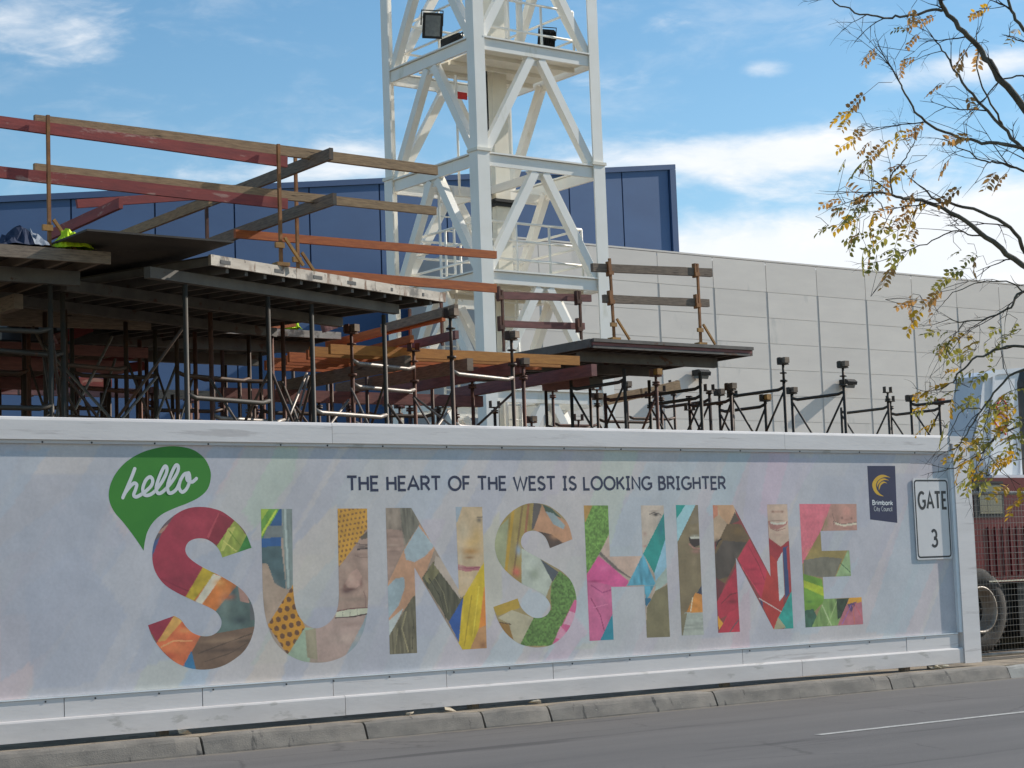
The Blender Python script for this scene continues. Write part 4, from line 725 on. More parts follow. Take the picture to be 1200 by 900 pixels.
def rails(lv, hs, x0, x1, y0, y1, posts=2):
    for h in hs:
        for a, b in (((x0, y0), (x1, y0)), ((x1, y0), (x1, y1)), ((x1, y1), (x0, y1)), ((x0, y1), (x0, y0))):
            m = B(); m.tube((a[0], a[1], lv+h), (b[0], b[1], lv+h), .026, 8); m.build('hand_rail', 'crane', tw)
    for (x, y) in ((x0, y0), (x1, y0), (x1, y1), (x0, y1), ((x0*2+x1)/3, y0), ((x0+2*x1)/3, y0), (x0, (y0+y1)/2), ((x0+x1)/2, y1)):
        m = B(); m.tube((x, y, lv), (x, y, lv+hs[-1]), .026, 8); m.build('rail_post', 'crane', tw)
rails(7.17, (.45, .82, 1.18), TX[0]+.34, TX[1]-.3, TY[0]+.42, TY[1]-.35)
rails(11.73, (.5, 1.1), TX[0]+.34, TX[1]-.3, TY[0]+.42, TY[1]-.35)
lad = B(); lx, ly = TX[0]+.55, TY[0]+1.9
for s_ in (-.17, .17): lad.tube((lx+s_, ly, 5.0), (lx+s_, ly, 9.3), .028, 6)
ld = lad.build('ladder', 'crane', tw)
for k in range(14):
    m = B(); m.tube((lx-.17, ly, 5.2+k*.29), (lx+.17, ly, 5.2+k*.29), .016, 6); m.build('rung', 'crane', ld)
lad = B(); lx, ly = CX-.2, TY[0]+.95
for s_ in (-.17, .17): lad.tube((lx+s_, ly, 2.6), (lx+s_, ly, 7.1), .028, 6)
ld = lad.build('ladder', 'crane', tw)
for k in range(15):
    m = B(); m.tube((lx-.17, ly, 2.8+k*.29), (lx+.17, ly, 2.8+k*.29), .016, 6); m.build('rung', 'crane', ld)
m = B(); p = atY(541, 112, 14.2); m.box(p[0]-.13, p[0]+.13, p[1]-.01, p[1]+.02, p[2]-.07, p[2]+.07); m.build('red_plate', 'red', tw)
m = B(); m.tube((p[0]-.13, p[1], p[2]-2.0), (p[0]-.13, p[1], p[2]+.4), .025, 6); m.build('pipe', 'crane', tw)
m = B(); m.tube((CX-.05, TY[0]+.5, 12.0), (CX-.05, TY[0]+.5, 13.1), .07, 10); m.build('canister', 'crane', tw)

def floodlight(px, py, Yd, yaw, tilt, k, lab):
    c = Vector(atY(px, py, Yd)); t = thing('floodlight', lab, 'floodlight', c, 'floodlights on the crane tower')
    Rm = Matrix.Rotation(yaw, 4, 'Z') @ Matrix.Rotation(tilt, 4, 'X')
    def tr(mbx): mbx.v = [tuple(c + (Rm @ (Vector(v)*k))) for v in mbx.v]; return mbx
    m = B(); m.box(-.22, .22, -.09, .06, -.28, .28); m.box(-.25, .25, -.10, -.091, -.31, -.25); m.box(-.25, .25, -.10, -.091, .25, .31); m.box(-.25, -.19, -.10, -.091, -.249, .249); m.box(.19, .25, -.10, -.091, -.249, .249)
    for q in range(7): m.box(-.2+q*.064, -.19+q*.064, .061, .14, -.24, .24)
    bd = tr(m).build('body', 'black', t)
    m = B(); m.box(-.188, .188, -.098, -.0905, -.248, .248); tr(m).build('glass', 'lampglass', t)
    m = B(); m.path([(-.27, 0, 0), (-.27, 0, .36), (.27, 0, .36), (.27, 0, 0)], .018, 6, smooth=False); tr(m).build('bracket', 'black', t)
floodlight(506, 30, 14.6, rad(-20), rad(18), .82, 'black floodlight with visible glass hanging upper left on crane tower')
floodlight(528, 49, 15.4, rad(60), rad(60), .8, 'black ribbed floodlight tipped over behind the main tower leg')
floodlight(641, 47, 14.4, rad(165), rad(-14), .72, 'small black floodlight seen from its back on the right side of tower')

# ------------------------------------------------------------------ scaffold and formwork
bA = rad(18.7); e1 = Vector((cos(bA), sin(bA), 0)); e2 = Vector((-sin(bA), cos(bA), 0)); OB = Vector((9.29, 2.0, 0))
def BP(u, w_, z): return OB + e1*u + e2*w_ + Vector((0, 0, z))
XV, YV = Vector((1, 0, 0)), Vector((0, 1, 0))
def plank(m, P, Q, w_, h_, amp=.008, seg=7):
    P = Vector(P); Q = Vector(Q); d = (Q-P); L = d.length; d = d/L; sd = d.cross(Vector((0, 0, 1))).normalized(); u = sd.cross(d).normalized(); rings = []
    a1, a2, p1, p2, tw = random.uniform(-amp, amp), random.uniform(-amp, amp), random.uniform(0, 6), random.uniform(0, 6), random.uniform(-.05, .05)
    for i in range(seg+1):
        t = i/seg; c = P+d*(L*t)+u*(a1*sin(3.1*t+p1)-a1*sin(p1))+sd*(a2*sin(3.3*t+p2)); ws, hs_ = w_/2*random.uniform(.97, 1.03), h_/2*random.uniform(.965, 1.035); a = tw*t
        s2, u2 = sd*cos(a)+u*sin(a), u*cos(a)-sd*sin(a); rings.append([c-s2*ws-u2*hs_, c+s2*ws-u2*hs_, c+s2*ws+u2*hs_, c-s2*ws+u2*hs_])
    per = [0, w_, w_+h_, 2*w_+h_, 2*w_+2*h_]
    for i in range(seg):
        for k in range(4):
            k2 = (k+1) % 4; m.face([rings[i][k], rings[i][k2], rings[i+1][k2], rings[i+1][k]], [(L*i/seg, per[k]), (L*i/seg, per[k+1]), (L*(i+1)/seg, per[k+1]), (L*(i+1)/seg, per[k])])
    m.face(rings[0][::-1], [(0, 0), (.02, 0), (.02, .02), (0, .02)]); m.face(rings[-1], [(0, 0), (.02, 0), (.02, .02), (0, .02)])
def u_head(z, P, block=None, mat='steel', parent=None, dirv=XV):
    P = Vector((P[0], P[1], z)); s_ = Vector((-dirv.y, dirv.x, 0)); m = B()
    m.beam(P-dirv*.085, P+dirv*.085, .10, .014)
    for k in (-1, 1): m.beam(P+dirv*(.085*k)+Vector((0, 0, 0)), P+dirv*(.085*k)+Vector((0, 0, .11)), .012, .07, up=tuple(s_))
    o = m.build('u_head', mat, parent)
    if block:
        m = B(); m.beam(P+s_*-.10+Vector((0, 0, .062)), P+s_*.09+Vector((0, 0, .062)), .10, .09); m.build('packing_block', block, o)
    return o
def shoring_frame(label, P, Q, zt, trans, heads, group, mat='steel', tmat=None, block=(None, None), brace=True, hd=None):
    P = Vector((P[0], P[1], 0)); Q = Vector((Q[0], Q[1], 0)); d = (Q-P).normalized()
    t = thing('shoring_frame', label, 'scaffold frame', ((P.x+Q.x)/2, (P.y+Q.y)/2, GZ), group)
    for k, (R_, h) in enumerate(((P, heads[0]), (Q, heads[1]))):
        m = B(); m.tube(R_+Vector((0, 0, GZ-.02)), R_+Vector((0, 0, zt)), .0275, 10); lg = m.build('leg', mat, t)
        if h:
            m = B(); m.tube(R_+Vector((0, 0, zt-.02)), R_+Vector((0, 0, h)), .021, 8)
            m.lathe(R_+Vector((0, 0, max(h-.15, zt+.04))), (0, 0, 1), [(0, .02), (0, .06), (.018, .06), (.018, .02)], 10); m.lathe(R_+Vector((0, 0, zt)), (0, 0, 1), [(0, .035), (0, .06), (.03, .06), (.03, .02)], 8); m.build('jack', mat, t)
            u_head(h, R_, block[k], mat, t, hd or d)
    for z in trans:
        m = B(); m.path([P+Vector((0, 0, z+.035)), P+d*.13+Vector((0, 0, z)), Q-d*.13+Vector((0, 0, z)), Q+Vector((0, 0, z+.035))], .027, 8); m.build('transom', tmat or mat, t)
    if brace and trans:
        z = min(trans); m = B(); m.tube(P+d*.02+Vector((0, 0, z-.05)), (P+Q)/2+Vector((0, 0, z-.85)), .018, 6); m.build('brace', mat, t)
        m = B(); m.tube(Q-d*.02+Vector((0, 0, z-.05)), (P+Q)/2+Vector((0, 0, z-.85)), .018, 6); m.build('brace', mat, t)
    return t
ZB = 4.70
# front row under the rusty white edged deck
GB = 'shoring frames under the rusty white edged deck'
def bf(u0, u1, w_, zt, trans, heads, lab, mat='greensteel', tm=None, block=(None, None)):
    return shoring_frame(lab, BP(u0, w_, 0), BP(u1, w_, 0), zt, trans, heads, GB, mat, tm, block, brace=False)
bf(0.0, 1.30, 0, ZB, (3.50,), (None, None), 'dark shoring frame at the front left under the white edged deck')
bf(2.04, 3.37, 0, ZB-.02, (3.44,), (None, None), 'dark shoring frame at the front right under the white edged deck', tm='galv')
zh1 = float(atY(530, 372, 3.5)[2]); zh2 = float(atY(601, 398, 3.94)[2])
bf(4.72, 6.06, 0, 4.25, (3.40, 4.06), (zh1, zh2), 'free standing shoring frame with tall jack right of the white edged deck', 'steel', 'galv', ('timbergrey', 'timbergrey'))
bf(1.64, 2.90, 1.2, ZB-.02, (3.45,), (None, None), 'second row shoring frame with brown legs under the white edged deck', 'rust', 'galv')
zh3 = float(atY(413, 390, 4.45)[2]); zh4 = float(atY(486, 410, 4.8)[2])
bf(4.21, 5.50, 1.2, 4.1, (3.48, 3.97, 4.27), (zh3, zh4), 'second row shoring frame with pale transoms beside the white edged deck', 'rust', 'galv', ('timbergrey', None))
bf(0.2, 1.45, 2.4, ZB-.02, (3.5, 4.1), (None, None), 'third row shoring frame deep under the white edged deck', 'steel')
bf(2.3, 3.6, 2.4, ZB-.02, (3.5, 4.1), (None, None), 'third row shoring frame deep under the right end of the white edged deck', 'steel')
bf(-1.87, -.62, 1.2, ZB-.02, (3.3, 4.0), (None, None), 'dark shoring frame in the gap between the two left decks', 'greensteel')
def cross_brace(P, Q, z0, z1, lab, r=.017, mat='steel'):
    t = thing('cross_brace', lab, 'brace', ((P.x+Q.x)/2, (P.y+Q.y)/2, min(z0, z1)), 'crossed bracing tubes in the scaffold')
    off = (Q-P).cross(Vector((0, 0, 1))).normalized()*.022
    a = Vector((P.x, P.y, 0)); b = Vector((Q.x, Q.y, 0))
    m = B(); m.tube(a+off+Vector((0, 0, z1)), b+off+Vector((0, 0, z0)), r, 6); m.build('brace_tube', mat, t)
    m = B(); m.tube(a-off+Vector((0, 0, z0)), b-off+Vector((0, 0, z1)), r, 6); m.build('brace_tube', 'galv' if mat == 'steel' else mat, t)
for k, (ua, wa, ub, wb, z0, z1) in enumerate(((0, 0, .2, 2.4, 2.4, 4.3), (1.30, 0, 1.64, 1.2, 2.7, 3.9), (2.04, 0, 2.9, 1.2, 2.9, 3.95), (3.37, 0, 4.21, 1.2, 2.9, 3.95), (4.72, 0, 5.5, 1.2, 2.9, 3.9), (6.06, 0, 5.5, 1.2, 2.8, 3.9), (-.62, 1.2, .2, 2.4, 2.6, 4.2), (1.45, 2.4, 2.3, 2.4, 2.6, 4.2))):
    cross_brace(BP(ua, wa, 0), BP(ub, wb, 0), z0, z1, ['crossed braces left of the front left dark shoring frame', 'crossed braces behind the front left dark shoring frame', 'crossed braces at the left leg of the front right dark frame', 'crossed braces at the right leg of the front right dark frame', 'crossed braces left of the free standing frame', 'crossed braces at the right leg of the free standing frame', 'crossed braces deep in the gap between the two left decks', 'crossed braces in the third row under the white edged deck'][k])
for k, (ua, ub, w_, z0, z1, lab) in enumerate(((.0, 1.30, 2.4, 2.6, 4.5, 'crossed braces far under the left of the white edged deck'), (1.30, 2.04, .02, 2.8, 3.9, 'crossed braces between the two front dark frames'), (2.9, 4.21, 1.2, 2.7, 3.8, 'crossed braces between the two second row frames'), (3.37, 4.72, .0, 2.5, 3.6, 'crossed braces between the front right dark frame and the free standing frame'), (-.62, .93, 1.3, 2.5, 3.9, 'crossed braces right of the frame in the deck gap'), (1.45, 2.3, 3.4, 2.5, 4.4, 'crossed braces at the very back of the white edged deck'))):
    cross_brace(BP(ua, w_, 0), BP(ub, w_+.05, 0), z0, z1, lab)
bf(-.4, .85, 3.5, ZB-.02, (3.5, 4.1), (None, None), 'fourth row shoring frame at the back left of the white edged deck', 'steel')
bf(1.5, 2.75, 3.5, ZB-.02, (3.45, 4.0), (None, None), 'fourth row shoring frame at the back right of the white edged deck', 'rust')
# deck B
dk = thing('formwork_deck', 'formwork deck with rusty white steel edge facing the road', 'formwork deck', BP(2, 1, 4.85))
ZD = 5.0
def quadbox(m, u0, u1, w0, w1, z0, z1):
    c = [BP(u0, w0, z0), BP(u0, w1, z0), BP(u0, w1, z1), BP(u0, w0, z1), BP(u1, w0, z0), BP(u1, w1, z0), BP(u1, w1, z1), BP(u1, w0, z1)]
    m.hexa(c, u1-u0, w1-w0, z1-z0)
m = B(); quadbox(m, .12, 4.20, -.26, 4.4, ZD-.03, ZD-.006); m.build('deck_sheet', 'ply', dk)
for u0_, u1_ in ((.09, 1.45), (1.455, 2.85), (2.855, 4.235)):
    m = B(); quadbox(m, u0_, u1_, -.30, -.262, ZD-.115, ZD+random.uniform(-.003, .004)); e = m.build('edge_channel', 'formface', dk)
    for q in range(2):
        uu = u0_ + (u1_-u0_)*(.22+.5*q+random.uniform(-.06, .12)); hw = random.choice((.018, .05, .075)); h = B(); quadbox(h, uu-hw, uu+hw, -.304, -.3005, ZD-.085, ZD-.045); h.build('slot', 'black', e)
m = B(); quadbox(m, .09, .128, -.26, 4.4, ZD-.115, ZD-.031); m.build('end_channel', 'formgrey', dk)
m = B(); quadbox(m, 4.197, 4.235, -.26, 4.4, ZD-.115, ZD-.031); m.build('end_channel', 'formgrey', dk)
for k in range(13):
    u = .36+k*.3; m = B(); quadbox(m, u, u+.045, -.255, 4.38, ZD-.165, ZD-.0305); m.build('rib', 'formgrey', dk)
bl = [(-.55, 3.62, 0.0, 'long steel bearer under the front of the white edged deck'), (-.6, 4.0, 1.2, 'long steel bearer under the middle of the white edged deck'), (-.3, 4.1, 2.4, 'long steel bearer under the back of the white edged deck')]
for u0_, u1_, w_, lab in bl:
    m = B(); quadbox(m, u0_, u1_, w_-.045, w_+.045, ZB+.012, ZD-.172); tag(m.build('bearer_beam', 'formgrey'), lab, 'beam', 'bearers under the decks')
# plywood sheet bridging the two decks
pz = 5.075; q0 = atZ(272, 283, pz); q1 = atZ(102, 268, pz)
m = B(); m.box(q1[0], q0[0], min(q0[1], q1[1]), min(q0[1], q1[1])+3.6, pz-.02, pz); tag(m.build('plywood_sheet', 'ply'), 'dark plywood sheet bridging the two left formwork decks', 'plywood')
# deck A at far left
AX1 = 8.43; AZ = 4.98
da = thing('formwork_deck', 'grey timber edged formwork deck at far left with clothes on it', 'formwork deck', (7, 3, 4.8))
m = B(); m.box(3.5, AX1, 1.96, 2.0, AZ-.125, AZ); m.build('edge_channel', 'timbergrey', da)
m = B(); m.box(3.5, AX1, 2.001, 7.6, AZ-.022, AZ-.002); m.build('deck_sheet', 'ply', da)
for k in range(14):
    x = AX1-.08-k*.36; m = B(); m.box(x-.045, x, 2.002, 7.5, AZ-.12, AZ-.023); m.build('rib', 'timbergrey', da)
for yy, lab, z in ((2.55, 'grey steel bearer under the front of the far left deck', AZ-.2), (4.2, 'grey steel bearer under the back of the far left deck', AZ-.2)):
    m = B(); m.beam((3.6, yy, z), (AX1-.1, yy, z), .09, .15); tag(m.build('bearer_beam', 'formgrey'), lab, 'beam', 'bearers under the decks')
GA = 'shoring frames under the far left deck'
def xf(Xa, Xb, Yy, zt, tr, lab, grp=GA, mat='greensteel', heads=(None, None), block=(None, None), tm=None, brace=True):
    return shoring_frame(lab, (Xa, Yy), (Xb, Yy), zt, tr, heads, grp, mat, tm, block, brace)
xa = float(atY(60, 440, 2.55)[0]); xb = float(atY(103, 440, 3.6)[0])
xf(xa-1.22, xa, 2.55, AZ-.28, (3.4, 4.2), 'dark shoring frame at the front under the far left deck')
xf(xb-1.22, xb, 4.2, AZ-.28, (3.4, 4.2), 'dark shoring frame at the back under the far left deck', mat='steel')
cross_brace(Vector((xa, 2.55, 0)), Vector((xb, 4.2, 0)), 2.7, 4.1, 'crossed braces under the far left deck')
# second layer further back: lower decks, timbers and posts in the dark interior
E1, E2 = atY(150, 376, 7.0), atY(398, 390, 7.0); EZ = float((E1[2]+E2[2])/2)
de = thing('formwork_deck', 'lower white edged formwork deck deep behind the front scaffold', 'formwork deck', (E1[0], 7, EZ))
m = B(); m.box(E1[0]-1.5, E2[0], 6.96, 7.0, EZ-.10, EZ); m.build('edge_channel', 'formface', de)
m = B(); m.box(E1[0]-1.5, E2[0], 7.001, 9.6, EZ-.022, EZ-.002); m.build('deck_sheet', 'ply', de)
for k in range(16):
    x = E2[0]-.06-k*.36; m = B(); m.box(x-.045, x, 7.002, 9.5, EZ-.10, EZ-.023); m.build('rib', 'formgrey', de)
for yy, lab in ((7.4, 'steel bearer along the front of the lower white edged deck'), (9.0, 'steel bearer along the back of the lower white edged deck')):
    m = B(); m.beam((E1[0]-1.6, yy, EZ-.19), (E2[0]-.2, yy, EZ-.19), .1, .16); tag(m.build('bearer_beam', 'formgrey'), lab, 'beam', 'bearers under the decks')
GC = 'shoring frames in the dark interior'
names = ['first', 'second', 'third', 'fourth', 'fifth', 'sixth']
for k in range(4):
    x = E1[0]-1.3+k*1.75
    xf(x, x+1.15, 7.4, EZ-.28, (3.35, 3.9), names[k]+' frame from the left under the front of the lower deck', GC, random.choice(['steel', 'rust']), tm='steel')
    xf(x+.3, x+1.45, 9.0, EZ-.28, (3.45,), names[k]+' frame from the left under the back of the lower deck', GC, random.choice(['steel', 'rust']), tm='steel')
    if k: cross_brace(Vector((x-.6, 7.4, 0)), Vector((x, 7.4, 0)), 2.6, 3.9, names[k-1]+' crossed braces from the left in front of the lower deck', .016)
for k in range(5):
    x = 10.2+k*2.0
    xf(x, x+1.2, 11.5, 4.3, (3.5, 4.0), names[k]+' frame from the left in the rear row before the blue wall', GC, random.choice(['steel', 'rust', 'rust']), (4.45, 4.5), ('purpletimber', None), tm='steel')
# a further low deck behind the far left and more rows of posts
F0 = atY(-60, 398, 6.2); F1 = atY(172, 408, 6.2); FZ = float((F0[2]+F1[2])/2)
df = thing('formwork_deck', 'low dark formwork deck under the far left deck', 'formwork deck', (F0[0], 6.2, FZ))
m = B(); m.box(F0[0]-1.5, F1[0], 6.16, 6.2, FZ-.13, FZ); m.build('edge_channel', 'purpletimber', df)
m = B(); m.box(F0[0]-1.5, F1[0], 6.201, 11.5, FZ-.022, FZ-.002); m.build('deck_sheet', 'ply', df)
for k in range(13):
    x = F1[0]-.06-k*.36; m = B(); m.box(x-.045, x, 6.202, 11.4, FZ-.11, FZ-.023); m.build('rib', 'redtimber' if k % 3 == 0 else 'timbergrey', df)
for yy, lab in ((6.7, 'dark bearer along the front of the low left deck'), (8.9, 'dark bearer along the back of the low left deck')):
    m = B(); m.beam((F0[0]-1.5, yy, FZ-.2), (F1[0]-.1, yy, FZ-.2), .1, .16); tag(m.build('bearer_beam', 'purpletimber'), lab, 'beam', 'bearers under the decks')
for k in range(4):
    x = F0[0]-.3+k*1.5
    xf(x, x+1.1, 6.7, FZ-.29, (3.15, 3.6), names[k]+' frame from the left under the low left deck', GC, random.choice(['steel', 'rust']), tm='steel')
    xf(x+.5, x+1.6, 8.9, FZ-.29, (3.3,), names[k]+' frame from the left at the back of the low left deck', GC, random.choice(['steel', 'rust']), tm='steel')
    cross_brace(Vector((x, 6.7, 0)), Vector((x+.5, 8.9, 0)), 2.5, 3.6, names[k]+' crossed braces from the left under the low left deck', .016)
for k in range(6):
    x = 9.4+k*2.1
    xf(x, x+1.2, 14.5, 4.6, (3.7, 4.3), names[k]+' frame from the left in the farthest row at the blue wall side', GC, random.choice(['steel', 'rust']), (4.8, 4.8), (None, None), tm='steel')
    cross_brace(Vector((x+1.2, 14.5, 0)), Vector((x+2.1, 14.5, 0)), 2.9, 4.2, names[k]+' crossed braces from the left in the farthest row', .018)
for k in range(3):
    x = 9.0+k*3.0; m = B(); m.beam((x, 14.5, 4.9), (x+2.7, 14.5, 4.9), .1, .16); tag(m.build('timber_beam', ['redtimber', 'purpletimber', 'timbergrey'][k]), ['red', 'faded red', 'grey'][k]+' timber carried on the farthest row of frames', 'timber')
for k in range(4):
    x = 6.2+k*1.65
    xf(x, x+1.1, 5.4, AZ-.28, (3.05, 3.55, 4.1), names[k]+' frame from the left in the dense middle row under the left decks', GC, ['steel', 'rust', 'greensteel', 'rust'][k], tm='steel')
    cross_brace(Vector((x+1.1, 5.4, 0)), Vector((x+1.65, 5.4, 0)), 2.6, 4.2, names[k]+' crossed braces from the left in the dense middle row', .015)
for k in range(4):
    x = 12.6+k*1.7
    xf(x, x+1.15, 9.6, 4.2, (3.3, 3.75), names[k]+' frame from the left behind the orange joists', GC, ['rust', 'steel', 'rust', 'steel'][k], (4.35, 4.3), ('purpletimber', None), tm='rust')
    cross_brace(Vector((x+.1, 9.7, 0)), Vector((x+1.15, 9.7, 0)), 2.6, 3.9, names[k]+' crossed braces from the left behind the orange joists', .016)
for za, ya, xa_, xb_, lab in ((3.3, 2.9, 5.5, 8.6, 'long dark ledger tube low under the far left deck'), (3.62, 6.1, 8.2, 12.4, 'long dark ledger tube deep under the white edged deck'), (3.75, 8.2, 10.5, 16.5, 'long dark ledger tube behind the orange joists'), (3.4, 4.6, 11.5, 15.4, 'long pale ledger tube in front of the orange joists')):
    m = B(); m.tube((xa_, ya, za), (xb_, ya, za), .024, 8); tag(m.build('ledger_tube', 'galv' if 'pale' in lab else 'rust'), lab, 'scaffold tube')
# timbers in the interior
IT = [((0, 371), (175, 378), 5.2, .10, .20, 'timbergrey', 'thick grey timber beam below the far left deck'), ((0, 418), (70, 424), 8.2, .09, .16, 'redtimber', 'dark red timber beam low at the far left'), ((65, 398), (105, 382), 6.4, .09, .14, 'redtimber', 'short red timber end pointing at the road under the far left deck'),
      ((300, 382), (345, 378), 6.2, .08, .12, 'orangetimber', 'short orange timber on the lower white edged deck'), ((378, 383), (392, 379), 6.6, .1, .16, 'purpletimber', 'stub of reddish timber on the lower deck beside the hi-vis vest'),
      ((118, 436), (168, 428), 9.6, .1, .14, 'redtimber', 'red timber leaning low between the left posts'), ((0, 437), (40, 441), 9.4, .1, .14, 'purpletimber', 'faded red timber low at the left edge'), ((60, 445), (130, 449), 10.0, .08, .12, 'redtimber', 'red timber lying across the left interior posts')]
for a, b, Yy, w_, h_, mt, lab in IT:
    P, Q = atY(*a, Yy), atY(*b, Yy); m = B(); plank(m, P, Q, w_, h_); tag(m.build('timber_beam', mt), lab, 'timber')
m = B(); P = atY(22, 353, 3.2); m.beam((P[0], 3.2, P[2]), (P[0]-.1, 5.8, P[2]), .1, .16); tag(m.build('timber_beam', 'timbergrey'), 'grey timber stub pointing at the road below the far left deck', 'timber')

# guard rails above the left decks
R1, R2 = atY(693, 399, 5.5), atY(880, 405, 5.5); RZ = float((R1[2]+R2[2])/2); RYb = 9.4
RL = [((-60, 135), (336, 190), 2.22, .05, .12, 'redtimber', 'upper red painted guard rail at the top left'), ((40, 141), (512, 199), 2.30, .05, .115, 'timber', 'upper long brown timber guard rail running to the crane tower'),
      ((-60, 195), (336, 240), 2.22, .05, .12, 'redtimber', 'lower red painted guard rail at the left'), ((40, 197), (510, 247), 2.30, .05, .10, 'timber', 'lower long brown timber guard rail running to the crane tower'),
      ((275, 274), (581, 299), 3.6, .05, .10, 'orangetimber', 'upper orange timber guard rail ending before the tower leg'), ((300, 315), (581, 338), 3.6, .05, .11, 'orangetimber', 'lower orange timber guard rail behind the white edged deck'),
      ((582, 346), (692, 350), 6.6, .05, .11, 'purpletimber', 'upper faded red guard rail beside the tower leg'), ((585, 379), (684, 383), 6.6, .05, .10, 'purpletimber', 'lower faded red guard rail beside the tower leg'),
      ((694, 313.5), (833, 320), 5.6, .06, .125, 'timbergrey', 'upper grey timber guard rail over the right deck'), ((707, 350), (830, 356), 5.6, .06, .12, 'timbergrey', 'lower grey timber guard rail over the right deck')]
for a, b, Yy, w_, h_, mt, lab in RL:
    P, Q = atY(*a, Yy), atY(*b, Yy); n = 5; m = B()
    for k in range(n):
        A_ = P+(Q-P)*(k/n); B_ = P+(Q-P)*((k+1)/n)
    plank(m, P, Q, w_, h_); tag(m.build('guard_rail', mt), lab, 'guard rail')
CR = [((388, 180), 1.86, 5.6, .05, .13, 'timbergrey', 'upper cross timber with dark end sticking out over the guard rails'), ((392, 233), 1.86, 5.8, .05, .13, 'timbergrey', 'lower cross timber with dark end sticking out over the guard rails'), ((247, 236), 3.4, 6.6, .05, .11, 'timber', 'brown cross timber behind the lower red guard rail'), ((142, 238), 3.2, 5.2, .05, .12, 'redtimber', 'short red cross timber behind the left guard rails'),
      ((520, 371), 4.6, 7.6, .06, .12, 'orangetimber', 'upper orange cross rail slanting towards the tower'), ((535, 362), 4.2, 6.0, .06, .12, 'timbergrey', 'upper grey cross rail slanting beside the tower leg'), ((536, 392), 4.2, 6.4, .06, .11, 'purpletimber', 'lower faded cross rail slanting beside the tower leg'), ((483, 397), 4.8, 7.0, .06, .10, 'orangetimber', 'lower orange cross rail slanting towards the tower')]
for a, Y0, Y1, w_, h_, mt, lab in CR:
    P = atY(*a, Y0); m = B(); plank(m, P, (P[0], Y1, P[2]-.03), w_, h_); o = tag(m.build('cross_rail', mt), lab, 'guard rail')
    if mt == 'timbergrey' and Y0 < 2:
        o2 = B(); o2.beam((P[0], Y0-.004, P[2]), (P[0], Y0-.001, P[2]), w_+.002, h_+.002); o2.build('painted_end', 'greensteel', o)
m = B(); m.beam(atY(90, 239, 4.6), atY(235, 229, 4.6), .05, .1); tag(m.build('cross_rail', 'redtimber'), 'thin red rail in the distance behind the left guard rails', 'guard rail')
def guard_post(px, ytop, zb, Yy, lab, mat='rust', foot=True, lean=0.0, clips=()):
    T_ = Vector(atY(px, ytop, Yy))
    if zb > 100: zb = float(atY(px+(zb-ytop)*.035, zb, Yy)[2])
    t = thing('guard_post', lab, 'guard post', (T_.x, Yy, zb), 'guard rail posts')
    m = B(); m.beam((T_.x, Yy, zb), (T_.x+lean, Yy, T_.z), .034, .034); m.build('post', mat, t)
    if foot:
        m = B(); m.beam((T_.x+.03, Yy-.04, zb+.32), (T_.x+.26, Yy-.04, zb+.02), .03, .03); m.build('stay', 'yellowclip', t)
        m = B(); m.box(T_.x-.08, T_.x+.08, Yy-.06, Yy+.06, zb, zb+.04); m.build('foot', 'yellowclip', t)
        m = B(); m.box(T_.x-.09, T_.x+.02, Yy-.055, Yy-.02, zb+.2, zb+.26); m.build('clip', 'yellowclip', t)
    for py in clips:
        z = float(atY(px, py, Yy)[2]); m = B(); m.box(T_.x-.07, T_.x-.035, Yy-.02, Yy+.05, z-.10, z+.12); m.box(T_.x-.07, T_.x+.02, Yy-.03, Yy-.021, z-.08, z-.02); m.build('clip', mat, t)
guard_post(56, 135, AZ, 2.14, 'rusty guard post standing on the far left deck by the hi-vis vest', 'ochre')
guard_post(326, 169, ZD, 2.14, 'rusty guard post on the white edged deck where red rails end', 'ochre')
guard_post(346, 184, ZD, 2.9, 'rusty guard post just behind the red rail ends', 'ochre')
guard_post(588, 340, 412, 6.5, 'left rusty post of the faded red guard rails', 'rust', False, 0, (345, 380))
guard_post(679, 341, 398, 6.5, 'right rusty post of the faded red guard rails', 'rust', False, 0, (350, 382))
guard_post(716, 303, RZ, 5.56, 'leaning rusty guard post at the left of the right deck', 'ochre', True, -.03, (316, 350))
guard_post(817, 309, RZ, 5.56, 'straight rusty guard post at the right of the right deck', 'ochre', True, 0, (318, 354))
guard_post(517, 355, 405, 5.0, 'thin rusty post by the slanting cross rails', 'rust', False, 0, ())
guard_post(480, 362, 405, 5.6, 'thin rusty post left of the slanting cross rails', 'rust', False, 0, ())
guard_post(242, 243, 282, 3.4, 'short rusty post under the brown cross timber', 'rust', False, 0, ())
# right deck
R1, R2 = atY(693, 399, 5.5), atY(880, 405, 5.5); RZ = float((R1[2]+R2[2])/2); RYb = 9.4
dr = thing('formwork_deck', 'dark formwork deck with grey rails in front of the grey building', 'formwork deck', (R1[0], 5.5, RZ))
xL, xR = float(R1[0]), float(R2[0])
for k, (za, zb, mt, y) in enumerate(((RZ-.05, RZ, 'formgrey', 5.44), (RZ-.10, RZ-.055, 'purpletimber', 5.47), (RZ-.14, RZ-.105, 'formgrey', 5.46))):
    m = B(); m.box(xL, xR-.01*k, y, 5.499, za, zb); m.build('edge_channel', mt, dr)
m = B(); m.box(xL, xR, 5.501, RYb, RZ-.03, RZ-.005); m.build('deck_sheet', 'ply', dr)
m = B(); m.box(xL-.03, xL-.001, 5.5, RYb, RZ-.13, RZ-.002); m.build('end_channel', 'formgrey', dr)
m = B(); m.box(xR+.001, xR+.03, 5.5, RYb, RZ-.13, RZ-.02); m.build('end_channel', 'formgrey', dr)
for k in range(11):
    x = xL+.25+k*(xR-xL-.4)/10.5; m = B(); m.box(x, x+.05, 5.502, RYb-.02, RZ-.115, RZ-.031); m.build('rib', 'formgrey', dr)
